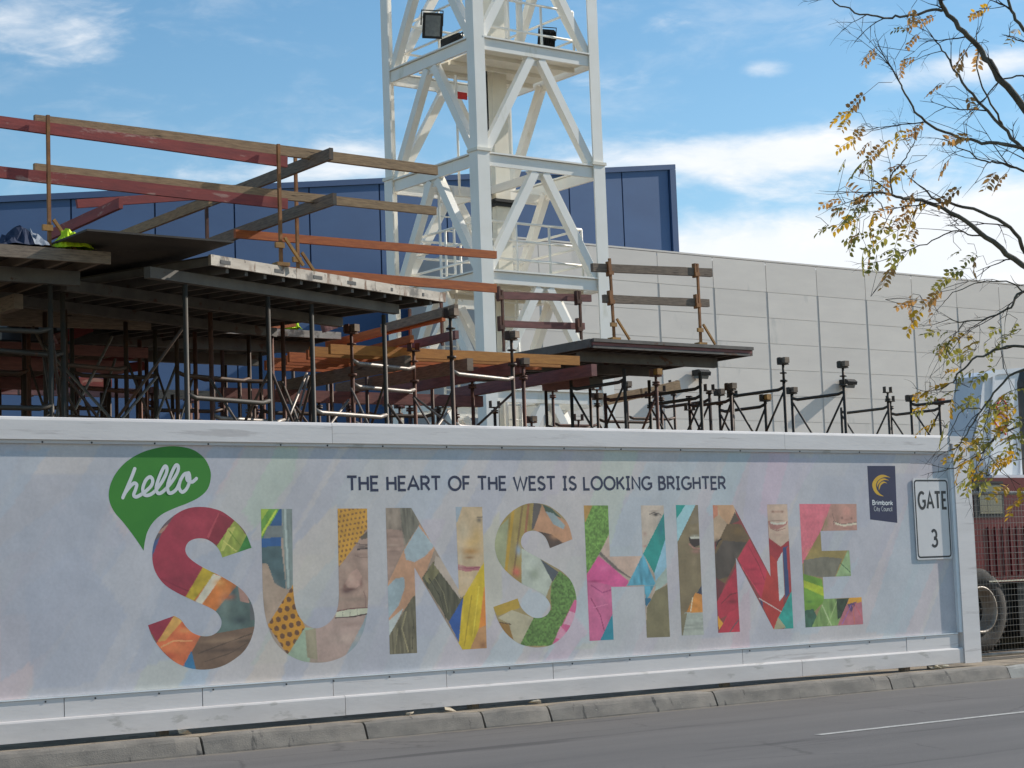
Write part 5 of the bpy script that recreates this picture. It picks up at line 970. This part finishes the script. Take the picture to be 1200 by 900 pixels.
for yy, lab in ((5.95, 'dark bearer beam along the front of the right deck'), (7.3, 'dark bearer beam along the middle of the right deck'), (8.8, 'dark bearer beam along the back of the right deck')):
    m = B(); m.beam((xL+.1, yy, RZ-.21), (xR-.35, yy, RZ-.21), .09, .15); tag(m.build('bearer_beam', 'formgrey'), lab, 'beam', 'bearers under the decks')
# orange joist deck between
J0 = atY(386, 409, 5.2); J1 = atY(678, 423, 5.2); JZ = float((J0[2]+J1[2])/2)
for k in range(7):
    m = B(); plank(m, (J0[0]+.02*k-.12*(k % 2), 5.2+k*.32, JZ), (J1[0]-.1*(k % 3)-(0 if k < 3 else .6), 5.2+k*.32, JZ), .06, .13); tag(m.build('timber_joist', 'yellowtimber' if k < 2 else 'orangetimber'), ['nearest yellow timber joist of the orange joist layer', 'second yellow joist of the orange joist layer', 'third joist back in the orange joist layer', 'fourth joist back in the orange joist layer', 'fifth joist back in the orange joist layer', 'sixth joist back in the orange joist layer', 'farthest joist of the orange joist layer'][k], 'timber', 'orange joists laid side by side')
for px, mt, lab in ((478, 'timbergrey', 'grey ended bearer under the left of the orange joists'), (551, 'timbergrey', 'grey ended bearer under the middle of the orange joists'), (612, 'purpletimber', 'reddish bearer under the orange joists beside the tower leg'), (696, 'purpletimber', 'reddish bearer under the right end of the orange joists')):
    X = float(atY(px, 425, 4.95)[0]); m = B(); m.beam((X, 4.95, JZ-.155), (X, 8.4, JZ-.155), .10, .17); tag(m.build('bearer_beam', mt), lab, 'beam', 'bearers under the decks')
m = B(); m.beam((J0[0]-.2, 7.9, JZ-.33), (J1[0]+.2, 7.9, JZ-.33), .1, .17); tag(m.build('bearer_beam', 'purpletimber'), 'long reddish beam behind and below the orange joists', 'beam', 'bearers under the decks')
GD = 'shoring frames under the orange joists and right deck'
X = float(atY(613, 440, 4.95)[0]); zh = float(atY(613, 424, 4.95)[2])
shoring_frame('frame with head block just right of the tower leg', (X, 4.95), (X, 6.17), zh-.25, (3.5,), (zh-.06, zh-.06), GD, 'rust', None, ('timbergrey', 'timbergrey'), True, XV)
for k, (pl, pr, Yy, zt, tr, mt, lab) in enumerate(((622, 677, 10.2, 4.0, (3.95, 3.55), 'rust', 'pale topped frame left under the right deck'), (640, 692, 8.8, 4.75, (3.9,), 'steel', 'dark frame standing centrally under the right deck'), (648, 700, 11.4, 4.7, (4.2, 3.7), 'rust', 'brown frame farthest under the right deck'), (700, 762, 9.0, 4.3, (4.05,), 'steel', 'frame with wide transom under the right deck'), (735, 790, 10.8, 4.75, (4.3, 3.9), 'steel', 'frame under the back right corner of the right deck'))):
    a = float(atY(pl, 470, Yy)[0]); b = float(atY(pr, 470, Yy)[0])
    xf(a, b, Yy, zt, tr, lab, GD, mt, (zt+.12, zt+.18), ('timbergrey', None), 'galv' if k == 0 else None)
GR = 'shoring frames standing in the open at the right'
def yf(pn, Yn, gap, zt, tr, hn, hf, lab, bn=None, bfar=None, mat='greensteel', grp=GR):
    X = float(atY(pn, 475, Yn)[0]); hN = float(atY(pn, hn, Yn)[2]) if hn else None; hF = float(atX(pn-30, hf, X)[2]) if hf else None
    trz = [float(atY(pn, t, Yn)[2]) for t in tr]
    return shoring_frame(lab, (X, Yn), (X, Yn+gap), zt if zt else max(trz)+.12, trz, (hN, hF), grp, mat, None, (bn, bfar), True, XV)
yf(733, 5.95, 1.3, 4.55, (447,), None, None, 'dark frame under the front left of the right deck', grp=GD)
yf(770, 5.6, 1.22, 0, (461,), 441, None, 'rusty post frame with yellow head under the right deck', 'yellowclip', None, 'rust', GD)
yf(822, 5.95, 1.22, 4.55, (455, 466), None, None, 'dark frame carrying the right end of the right deck', grp=GD)
yf(832, 7.2, 1.22, 0, (470,), 458, 455, 'frame with open fork heads just right of the right deck', None, None, 'steel')
yf(857, 6.4, 1.0, 0, (470,), 457, 478, 'frame with paired fork heads before the grey wall', 'timbergrey', None, 'steel')
yf(897, 6.6, 1.1, 0, (476,), 470, 460, 'low frame with a yellow block on its near head', 'yellowclip', 'timbergrey', 'greensteel')
yf(920, 5.9, 1.22, 0, (456,), 427, 461, 'frame with the tallest jack carrying a dark block', 'timbergrey', None, 'greensteel')
yf(990, 6.05, 1.22, 0, (461,), 431, 457, 'second tall jack frame with a dark block before the grey wall', 'timbergrey', 'timbergrey', 'greensteel')
yf(1041, 8.75, 1.22, 0, (478,), 460, None, 'frame with a single open fork head standing farther back', None, None, 'greensteel')
yf(1101, 7.95, 1.22, 0, (480,), 474, 467, 'frame half behind the yellow leaves with low heads', 'orangetimber', None, 'greensteel')
yf(1131, 5.65, 1.22, 0, (468,), 458, 466, 'rightmost frame behind the tree twigs beside the white hopper', None, 'timbergrey', 'greensteel')
for a, b, Yy, mt, lab in (((708, 470), (752, 461), 9.6, 'timber', 'loose pale plank lying through the frames under the right deck'), ((752, 461), (796, 452), 9.2, 'timber', 'loose yellowish plank end beside the yellow headed post'), ((636, 452), (690, 449), 8.0, 'purpletimber', 'short reddish timber on heads under the right deck')):
    m = B(); plank(m, atY(*a, Yy), atY(*b, Yy), .06, .17); tag(m.build('plank', mt), lab, 'plank')

# clothes left on the far left deck
def cloth(name, lab, cat, pts, mat, seed, h=.10, extra=()):
    rnd = random.Random(seed); t = thing(name, lab, cat, pts[0]); m = B(); n = 14; k = 9
    (x0, y0, z0), (x1, y1, z1) = pts; g = []
    for i in range(n+1):
        r_ = []
        for j in range(k+1):
            u = i/n; v = j/k; x = x0+(x1-x0)*u+rnd.uniform(-.01, .01); y = y0+(y1-y0)*v+rnd.uniform(-.02, .02)
            e = min(1, 3.2*min(u, 1-u)+.12)*min(1, 3.2*min(v, 1-v)+.12); z = z0+(z1-z0)*u+h*e*(.45+.55*abs(sin(u*9+seed+v*3)*cos(v*6+seed*2+u*4)))+rnd.uniform(0, .012)*e+.006
            r_.append((x, y, z))
        g.append(r_)
    for i in range(n):
        for j in range(k): m.face([g[i][j], g[i+1][j], g[i+1][j+1], g[i][j+1]], smooth=False)
    o = m.build('folded_cloth', mat, t)
    for (a, b, mt2) in extra:
        q = B()
        for i in range(n):
            if a <= i/n < b:
                for j in range(k): q.face([(p[0], p[1], p[2]+.004) for p in (g[i][j], g[i+1][j], g[i+1][j+1], g[i][j+1])])
        q.build('reflective_band' if mt2 == 'palecloth' else 'sleeve', mt2, t)
c0 = atY(-5, 274, 2.2); c1 = atY(58, 276, 2.2)
cloth('work_jacket', 'crumpled navy work jacket lying on the far left deck edge', 'jacket', ((c0[0], 1.99, AZ), (c1[0], 2.55, AZ)), 'navy', 3, .25, ((.55, .8, 'palecloth'),))
c0 = atY(62, 277, 2.1); c1 = atY(107, 283, 2.1)
cloth('hi_vis_vest', 'bright yellow green safety vest lying at the end of the far left deck', 'vest', ((c0[0], 1.95, AZ+.002), (c1[0], 2.3, AZ+.002)), 'hivis', 5, .25)
p = atY(356, 374, 6.9)
cloth('hi_vis_vest', 'bright yellow green safety vest glimpsed on the lower deck under the white edge', 'vest', ((p[0]-.12, 7.1, EZ+.02), (p[0]+.1, 7.4, EZ+.02)), 'hivis', 8, .32)

# ------------------------------------------------------------------ mesh gate and concrete truck at right
gt = thing('mesh_gate', 'galvanised wire mesh gate panel in front of the red truck', 'gate', (20.5, .6, GZ))
ga, gb, z0, z1 = 19.45, 23.4, .235, 2.365
for zz in (z0, z1):
    m = B(); m.tube((ga, .6, zz), (gb, .6, zz), .026, 10); m.build('frame_tube', 'wire', gt)
for xx in (ga, gb):
    m = B(); m.tube((xx, .6, z0-.06), (xx, .6, z1+.026), .026, 10); m.build('frame_tube', 'wire', gt)
m = B(); k = 0
x = ga+.04
while x < gb: m.tube((x, .604, z0), (x, .604, z1), .0026, 4); x += .062
z = z0+.05
while z < z1: m.tube((ga, .596, z), (gb, .596, z), .0029, 4); z += .080
for i in range(int((gb-ga)/.05)): m.tube((ga+.05*i, .572, z1-.03), (ga+.05*i+.012, .572, z1+.03), .004, 4)
m.build('wire_mesh', 'wire', gt, kind='stuff')

tk = thing('site_truck', 'dark red truck with white hopper body behind the mesh gate', 'truck', (23, 3.2, GZ))
TYf = 2.0                                    # near side of the cab
cabx0, cabx1, ctop = 20.4, 24.6, 2.66
m = B(); pr = [(cabx0, 1.15), (cabx1, 1.15), (cabx1, ctop), (21.95, ctop), (21.35, 2.3), (20.9, 1.9), (cabx0, 1.85)]
m.prism([(x, TYf, z) for x, z in pr], (0, 2.3, 0)); m.build('cab_body', 'truckred', tk)
for k in range(16):
    x = 22.0+k*.16; m = B(); m.box(x, x+.05, TYf-.02, TYf-.001, 1.25, 1.95); m.build('rib', 'truckred', tk)
wx0, wx1 = float(atY(1147, 590, TYf)[0]), float(atY(1173, 590, TYf)[0]); wz0, wz1 = float(atY(1160, 602, TYf)[2]), float(atY(1160, 569, TYf)[2])
m = B(); m.box(wx0-.12, wx1+.06, TYf-.012, TYf-.002, wz0-.05, wz1+.06); wf = m.build('window_frame', 'black', tk)
m = B(); m.box(wx0, wx1, TYf-.02, TYf-.013, wz0, wz1); m.build('pane', 'glass', wf)
m = B(); m.box(cabx0+.3, cabx1+6, TYf+.15, TYf+1.9, .55, 1.149); m.build('chassis', 'black', tk)
m = B(); m.box(22.62, 24.6, TYf+.02, TYf+.6, .36, 1.13); m.build('fuel_tank', 'black', tk)
m = B(); m.box(20.6, 24.9, TYf+.9, TYf+1.5, GZ+.02, .549); m.build('underside_shade', 'black', tk)  # black box added below the chassis, standing in for shade under the truck
m = B(); m.box(21.9, 24.4, TYf-.06, TYf-.03, 1.16, 1.18); m.build('step_rail', 'chrome', tk)
wc = atY(1151, 716, TYf-.05); WX, WZ, WR = float(wc[0]), GZ+.60, .61
wh = B(); wh.lathe((WX, TYf+.28, WZ), (0, -1, 0), [(-.0, .34), (-.0, WR-.05), (.03, WR-.012), (.06, WR), (.24, WR), (.28, WR-.02), (.31, WR-.08), (.32, WR-.16), (.30, .335), (.26, .32)], 40)
wo = wh.build('wheel', 'rubber', tk)
m = B()
for k in range(44):
    a = 2*pi*k/44; c_ = Vector((WX, TYf+.13, WZ))+Vector((cos(a), 0, sin(a)))*(WR+.008); m.beam(c_-Vector((0, .12, 0)), c_+Vector((0, .12, 0)), .04, .03, up=(cos(a), 0, sin(a)))
m.build('tread', 'rubber', wo, kind='stuff')
m = B(); m.lathe((WX, TYf+.28, WZ), (0, -1, 0), [(.26, .325), (.33, .335), (.335, .31), (.27, .29), (.14, .27), (.10, .20), (.10, .12), (.20, .11), (.22, .06), (.22, 0)], 36); m.build('rim', 'rim', wo)
for k in range(8):
    a = 2*pi*k/8; m = B(); m.lathe((WX+cos(a)*.2, TYf+.18, WZ+sin(a)*.2), (0, -1, 0), [(0, .018), (.05, .018), (.05, 0)], 6); m.build('wheel_nut', 'rubber', wo)
for dx in (4.2, 5.5):
    m = B(); m.lathe((WX+dx, TYf+.28, WZ), (0, -1, 0), [(0, .3), (0, WR-.03), (.06, WR), (.26, WR), (.32, WR-.1), (.32, .3), (.2, .1), (.2, 0)], 32); m.build('wheel', 'rubber', tk)
# white hopper body behind the cab
hp = [atY(px, py, 3.0) for px, py in ((1153, 440), (1168, 436), (1260, 428), (1260, 566), (1176, 566), (1141, 524))]
m = B(); m.prism([tuple(q) for q in hp][::-1], (0, .55, 0)); hb = m.build('hopper', 'drum', tk)
m = B(); m.prism([(q[0], 2.97, q[2]) for q in (atY(1151, 440, 3), atY(1168, 433.5, 3), atY(1260, 425.5, 3), atY(1260, 431, 3), atY(1168, 439, 3), atY(1151, 446, 3))][::-1], (0, .6, 0)); m.build('rim_band', 'drum', hb)
for px in (1163, 1198):
    a = atY(px, 438, 3.0); b = atY(px-3, 562, 3.0); m = B(); m.beam((a[0], 2.985, a[2]), (b[0], 2.985, b[2]), .05, .028, up=(0, 1, 0)); m.build('stiffener', 'drum', hb)
m = B()
m.path([tuple(Vector(atY(1172+7*sin(q*.62), 466+q*3.6, 3.0))+Vector((0, -.008, 0))) for q in range(13)], .014, 6)
m.path([tuple(Vector(atY(1174-7*sin(q*.62+.4), 470+q*3.4, 3.0))+Vector((0, -.012, 0))) for q in range(12)], .014, 6)
m.build('red_emblem', 'red', hb)
m = B(); X = float(atY(1199, 460, 2.6)[0]); m.path([(X, 2.6, 1.2), (X, 2.6, 4.15), (X+.08, 2.6, 4.32)], .085, 12); m.build('exhaust_stack', 'formgrey', tk)
m = B(); m.box(22.3, 24.6, TYf+.1, TYf+2.2, ctop+.001, ctop+.05); m.build('cab_roof', 'drum', tk)

# ------------------------------------------------------------------ street tree (trunk stands just outside the frame on the right)
tr_ = thing('street_tree', 'street tree with thin autumn leaves reaching in from the right', 'tree', (8.45, -10.45, .13))
R = random.Random(21)
DEP = 9.6
def tp(px, py, dd=0.0): return Vector(atD(px, py, DEP+dd))
TB = Vector((8.45, -10.45, .10)); T1 = tp(1345, 560); T2 = tp(1330, 380, .1); T3 = tp(1300, 190, .2); T4 = tp(1290, -40, .2)
m = B(); m.path([TB, TB*.5+T1*.5+Vector((.03, 0, 0)), T1, T2, T3, T4], [.13, .11, .095, .08, .055, .03], 12); trunk = m.build('trunk', 'bark', tr_)
limbs = [  # (points (px,py,depth offset), start radius, end radius)
 ([(1315,285,.15),(1255,195,.1),(1200,129,.05),(1165,82,0),(1147,56,0),(1125,32,-.05),(1107,11,-.05),(1094,-12,-.1)], .030, .012),
 ([(1107,11,-.05),(1085,14,-.1),(1060,18,-.15),(1040,21,-.2),(1015,17,-.25),(990,8,-.3),(970,-2,-.3)], .010, .004),
 ([(1322,330,.1),(1260,245,.15),(1200,178,.2),(1175,148,.2),(1140,112,.25),(1118,82,.3),(1108,62,.3),(1096,48,.3)], .018, .004),
 ([(1175,148,.2),(1165,128,.15),(1150,100,.1),(1146,72,.1),(1144,40,.1)], .008, .003),
 ([(1325,300,-.1),(1260,190,-.1),(1200,173,-.15),(1160,168,-.2),(1130,163,-.2),(1098,150,-.25),(1075,135,-.3),(1062,110,-.3),(1050,88,-.35),(1036,66,-.35)], .016, .0035),
 ([(1260,215,.3),(1200,200,.3),(1170,190,.3),(1150,188,.3),(1130,176,.3),(1102,163,.3)], .010, .003),
 ([(1332,400,0),(1265,352,0),(1200,312,0),(1165,284,-.05),(1130,260,-.1),(1095,240,-.1),(1065,233,-.15),(1045,229,-.2),(1025,226,-.2),(1008,232,-.2)], .026, .004),
 ([(1330,380,.1),(1250,345,.1),(1205,300,.1),(1190,272,.05),(1160,252,0),(1120,240,-.05),(1097,234,-.05),(1078,218,-.1)], .020, .005),
 ([(1045,229,-.2),(1044,208,-.2),(1055,192,-.25),(1066,178,-.25),(1072,165,-.25)], .006, .0025),
 ([(1165,284,-.05),(1140,275,0),(1115,272,0),(1085,286,.05),(1058,296,.05),(1038,304,.1)], .006, .0025),
 ([(1335,440,.1),(1270,370,.1),(1200,343,.1),(1185,360,.1),(1160,372,.1),(1130,377,.1),(1110,375,.1)], .012, .003),
 ([(1200,343,.1),(1180,330,.1),(1150,332,.1),(1122,340,.05),(1105,356,.05)], .006, .002),
 ([(1340,500,-.1),(1270,420,-.1),(1200,405,-.1),(1165,412,-.1),(1140,422,-.15),(1122,440,-.15),(1112,452,-.2),(1095,457,-.2)], .012, .003),
 ([(1340,480,-.2),(1260,440,-.2),(1200,432,-.2),(1170,455,-.2),(1150,480,-.2),(1132,510,-.25),(1120,525,-.25)], .011, .003),
 ([(1340,520,.2),(1265,480,.2),(1200,498,.2),(1170,510,.2),(1150,530,.2),(1125,545,.2),(1105,552,.15)], .010, .003),
 ([(1280,200,0),(1240,80,0),(1200,36,0),(1185,12,0),(1178,-15,0)], .016, .008),
 ([(1285,260,.2),(1230,120,.2),(1200,90,.2),(1170,96,.2),(1150,120,.2),(1130,118,.2)], .009, .0025),
 ([(1130,377,.1),(1120,392,.1),(1112,405,.1)], .004, .002), ([(1150,480,-.2),(1128,480,-.2),(1116,500,-.2),(1110,520,-.2)], .004, .002),
]
tips = []
for pts, ra, rb in limbs:
    P = [tp(*q) for q in pts]
    P = [Vector(q) for q in smooth_outline([tuple(v) for v in P], {0, len(P)-1}, 4)[:(len(P)-1)*4+1]]
    for q in range(1, len(P)-1): P[q] += Vector((R.uniform(-1, 1), R.uniform(-1, 1), R.uniform(-1, 1)))*.008
    rs = [.8*(ra+(rb-ra)*(i/(len(P)-1))**.8) for i in range(len(P))]
    m = B(); m.path(P, rs, 8); lo = m.build('limb', 'bark', tr_)
    tips.append((P, rs))
tw_m = B(); tw_ends = []
def twig(p, d, L, r, lev):
    pts = [p]; n = 5; dd = d.normalized()
    for k in range(n):
        dd = (dd + Vector((R.uniform(-.24, .24), R.uniform(-.24, .24), R.uniform(-.24, .20)))).normalized(); pts.append(pts[-1]+dd*(L/n))
    tw_m.path(pts, [r*(1-.75*i/n) for i in range(n+1)], 5, cap=False)
    if lev > 0:
        for i in (1, 2, 3, 4):
            if R.random() < .72:
                sd = Vector((R.uniform(-1, 1), R.uniform(-1, 1), R.uniform(-.8, .8))); twig(pts[i], dd*.8+sd*.8, L*R.uniform(.35, .65), r*.6, lev-1)
    tw_ends.append(pts[-1])
left = Vector(-RT)
for P, rs in tips:
    for i in range(4, len(P)):
        if rs[i] < .020 and R.random() < (.28 if P[i].z < 99 and (P[i]-T1).z > 1.1 else .24):
            d = (P[i]-P[i-1]).normalized(); sd = Vector((R.uniform(-1, 1), R.uniform(-1, 1), R.uniform(-.9, .9)))
            twig(P[i], d*.8+sd*.9+left*.25, R.uniform(.12, .36), min(.0042, rs[i]*.6), 1 if R.random() < .75 else 2)
    twig(P[-1], (P[-1]-P[-2]), R.uniform(.1, .2), rs[-1]*.9, 1)
tw_m.build('twigs', 'twig', tr_, kind='stuff')
# compound leaves: three leaf shapes in three colours, every leaf its own object
def leaf_mesh(nl, L, sz, curl, seed):
    r_ = random.Random(seed); m = B(); rach = []
    for k in range(nl+1):
        t = k/nl; rach.append(Vector((L*t, 0, -curl*t*t*L)))
    m.path(rach, [.0014]*len(rach), 4, cap=False)
    for k in range(1, nl+1):
        for s_ in (-1, 1):
            if r_.random() < .12: continue
            p = rach[k]; a = Vector((.45+r_.uniform(-.2, .2), s_*.9, -.25+r_.uniform(-.35, .2))).normalized(); l = sz*r_.uniform(.8, 1.15)*(1-.25*abs(k/nl-.5)); wv = Vector((a.y, -a.x, r_.uniform(-.5, .5))).normalized()*l*.24*s_
            q = [p+a*.004, p+a*l*.3+wv, p+a*l*.65+wv*.95, p+a*l, p+a*l*.65-wv*.95, p+a*l*.3-wv]; dn = Vector((0, 0, -.12*l))
            q[3] = q[3]+dn; mid = [p+a*l*.3+Vector((0, 0, .05*l)), p+a*l*.65+Vector((0, 0, .04*l))]
            m.face([q[0], q[1], mid[0]]); m.face([q[1], q[2], mid[1], mid[0]]); m.face([q[2], q[3], mid[1]]); m.face([q[0], mid[0], q[5]]); m.face([mid[0], mid[1], q[4], q[5]]); m.face([mid[1], q[3], q[4]])
    return m
lm = []
for mt in ('leafy', 'leafg', 'leafb'):
    for sd in range(3):
        o = leaf_mesh((5, 6, 7)[sd], (.11, .14, .17)[sd], (.042, .046, .05)[sd], (.15, .35, .6)[sd], sd*3+len(lm)).build('leaf', mt); lm.append(o.data); bpy.data.objects.remove(o)
# clusters: (px, py, spread, count, weights yellow/green/tan)
LC = [(1025,165,26,7,(2,1,3)),(1045,195,24,5,(2,0,3)),(1000,190,16,4,(0,2,3)),(1000,232,22,5,(1,2,3)),(985,250,14,3,(0,4,1)),(1010,258,22,6,(1,4,1)),(1030,232,22,6,(3,2,2)),(1050,255,22,6,(4,2,1)),(1000,280,12,3,(0,4,1)),(1055,280,16,4,(1,4,0)),(1015,296,12,3,(0,2,2)),(1045,312,10,2,(0,3,1)),
      (1080,230,16,3,(2,1,1)),(1125,300,16,3,(0,4,1)),(1120,318,12,3,(0,4,0)),(1085,350,18,5,(1,1,4)),(1065,350,10,2,(0,1,3)),(1105,388,14,4,(3,3,0)),(1090,393,8,2,(0,3,0)),(1102,402,10,2,(0,3,1)),(1128,405,12,3,(1,4,0)),(1175,395,18,4,(1,4,0)),(1180,372,8,1,(1,1,1)),(1120,430,16,4,(4,2,0)),(1100,458,18,5,(4,2,0)),(1085,480,10,2,(2,2,0)),(1095,495,14,3,(3,3,0)),
      (1155,445,26,5,(1,5,0)),(1165,470,24,6,(1,4,1)),(1190,455,20,4,(3,3,0)),(1130,465,20,4,(2,4,0)),(1120,540,20,6,(6,2,0)),(1140,530,22,7,(5,3,0)),(1160,545,26,7,(4,3,0)),(1125,560,16,4,(1,5,0)),(1180,530,22,5,(4,3,0)),(1195,515,18,4,(4,2,1)),(1190,580,18,3,(4,0,0)),(1112,548,12,4,(5,1,0)),(1175,500,20,4,(1,4,0)),(1192,480,14,3,(4,1,0)),
      (970,260,8,2,(0,4,1)),(1030,60,10,2,(0,1,3)),(1066,40,12,2,(0,3,1)),(1060,62,10,2,(0,0,3)),(1080,15,16,2,(1,0,3)),(1145,15,12,2,(2,0,2)),(1180,34,8,1,(2,0,0)),(990,135,8,2,(1,0,3)),(1012,140,8,1,(0,0,2)),(1015,110,8,1,(0,0,2)),(1138,52,10,2,(0,0,2)),(1110,190,8,1,(1,0,2)),(1130,165,10,2,(1,0,2)),(1080,148,10,2,(0,1,2)),(1165,205,12,2,(0,0,2)),(1120,215,8,1,(0,1,1)),(1095,100,10,1,(0,1,2)),(1125,118,10,1,(0,1,1)),(1140,395,12,2,(2,2,0)),(1060,15,10,1,(0,0,2))]
for px, py, sp, cnt, wt in LC:
    if px < 1150 and py > 500: px += 22; py -= 10; sp *= .8
    for q in range(max(1, round(cnt*(.85 if py > 380 else .95)))):
        c_ = R.choices((0, 1, 2), wt)[0]; me = lm[c_*3+R.choice((0, 0, 1, 1, 2))]
        o = bpy.data.objects.new('leaf', me); COL.objects.link(o); o.parent = tr_
        pos = tp(px+6+R.uniform(-sp, sp), py+R.uniform(-sp, sp)*.7, R.uniform(-.35, .25)); o.location = pos-tr_.location
        # hang outward and down towards the left
        d = (left*R.uniform(.4, 1.1)+Vector((0, 0, -1))*R.uniform(-.1, .8)+Vector(FW)*R.uniform(-.7, .7)+Vector(RT)*R.uniform(-.1, .5)).normalized()
        o.rotation_euler = (d.to_track_quat('X', 'Z') @ Matrix.Rotation(R.uniform(-1.2, 1.2), 3, 'X').to_quaternion()).to_euler(); s_ = R.uniform(.62, 1.0); o.scale = (s_, s_, s_)
        # a fine petiole ties the leaf to the nearest twig
        near = min(tw_ends, key=lambda e: (e-pos).length_squared)
        if .02 < (near-pos).length < .30:
            pm_ = B(); midp = (near+pos)/2+Vector((R.uniform(-.02, .02), R.uniform(-.02, .02), R.uniform(-.01, .03))); pm_.path([near, midp, pos], .0014, 4, cap=False); pm_.build('leaf_stalk', 'twig', tr_)
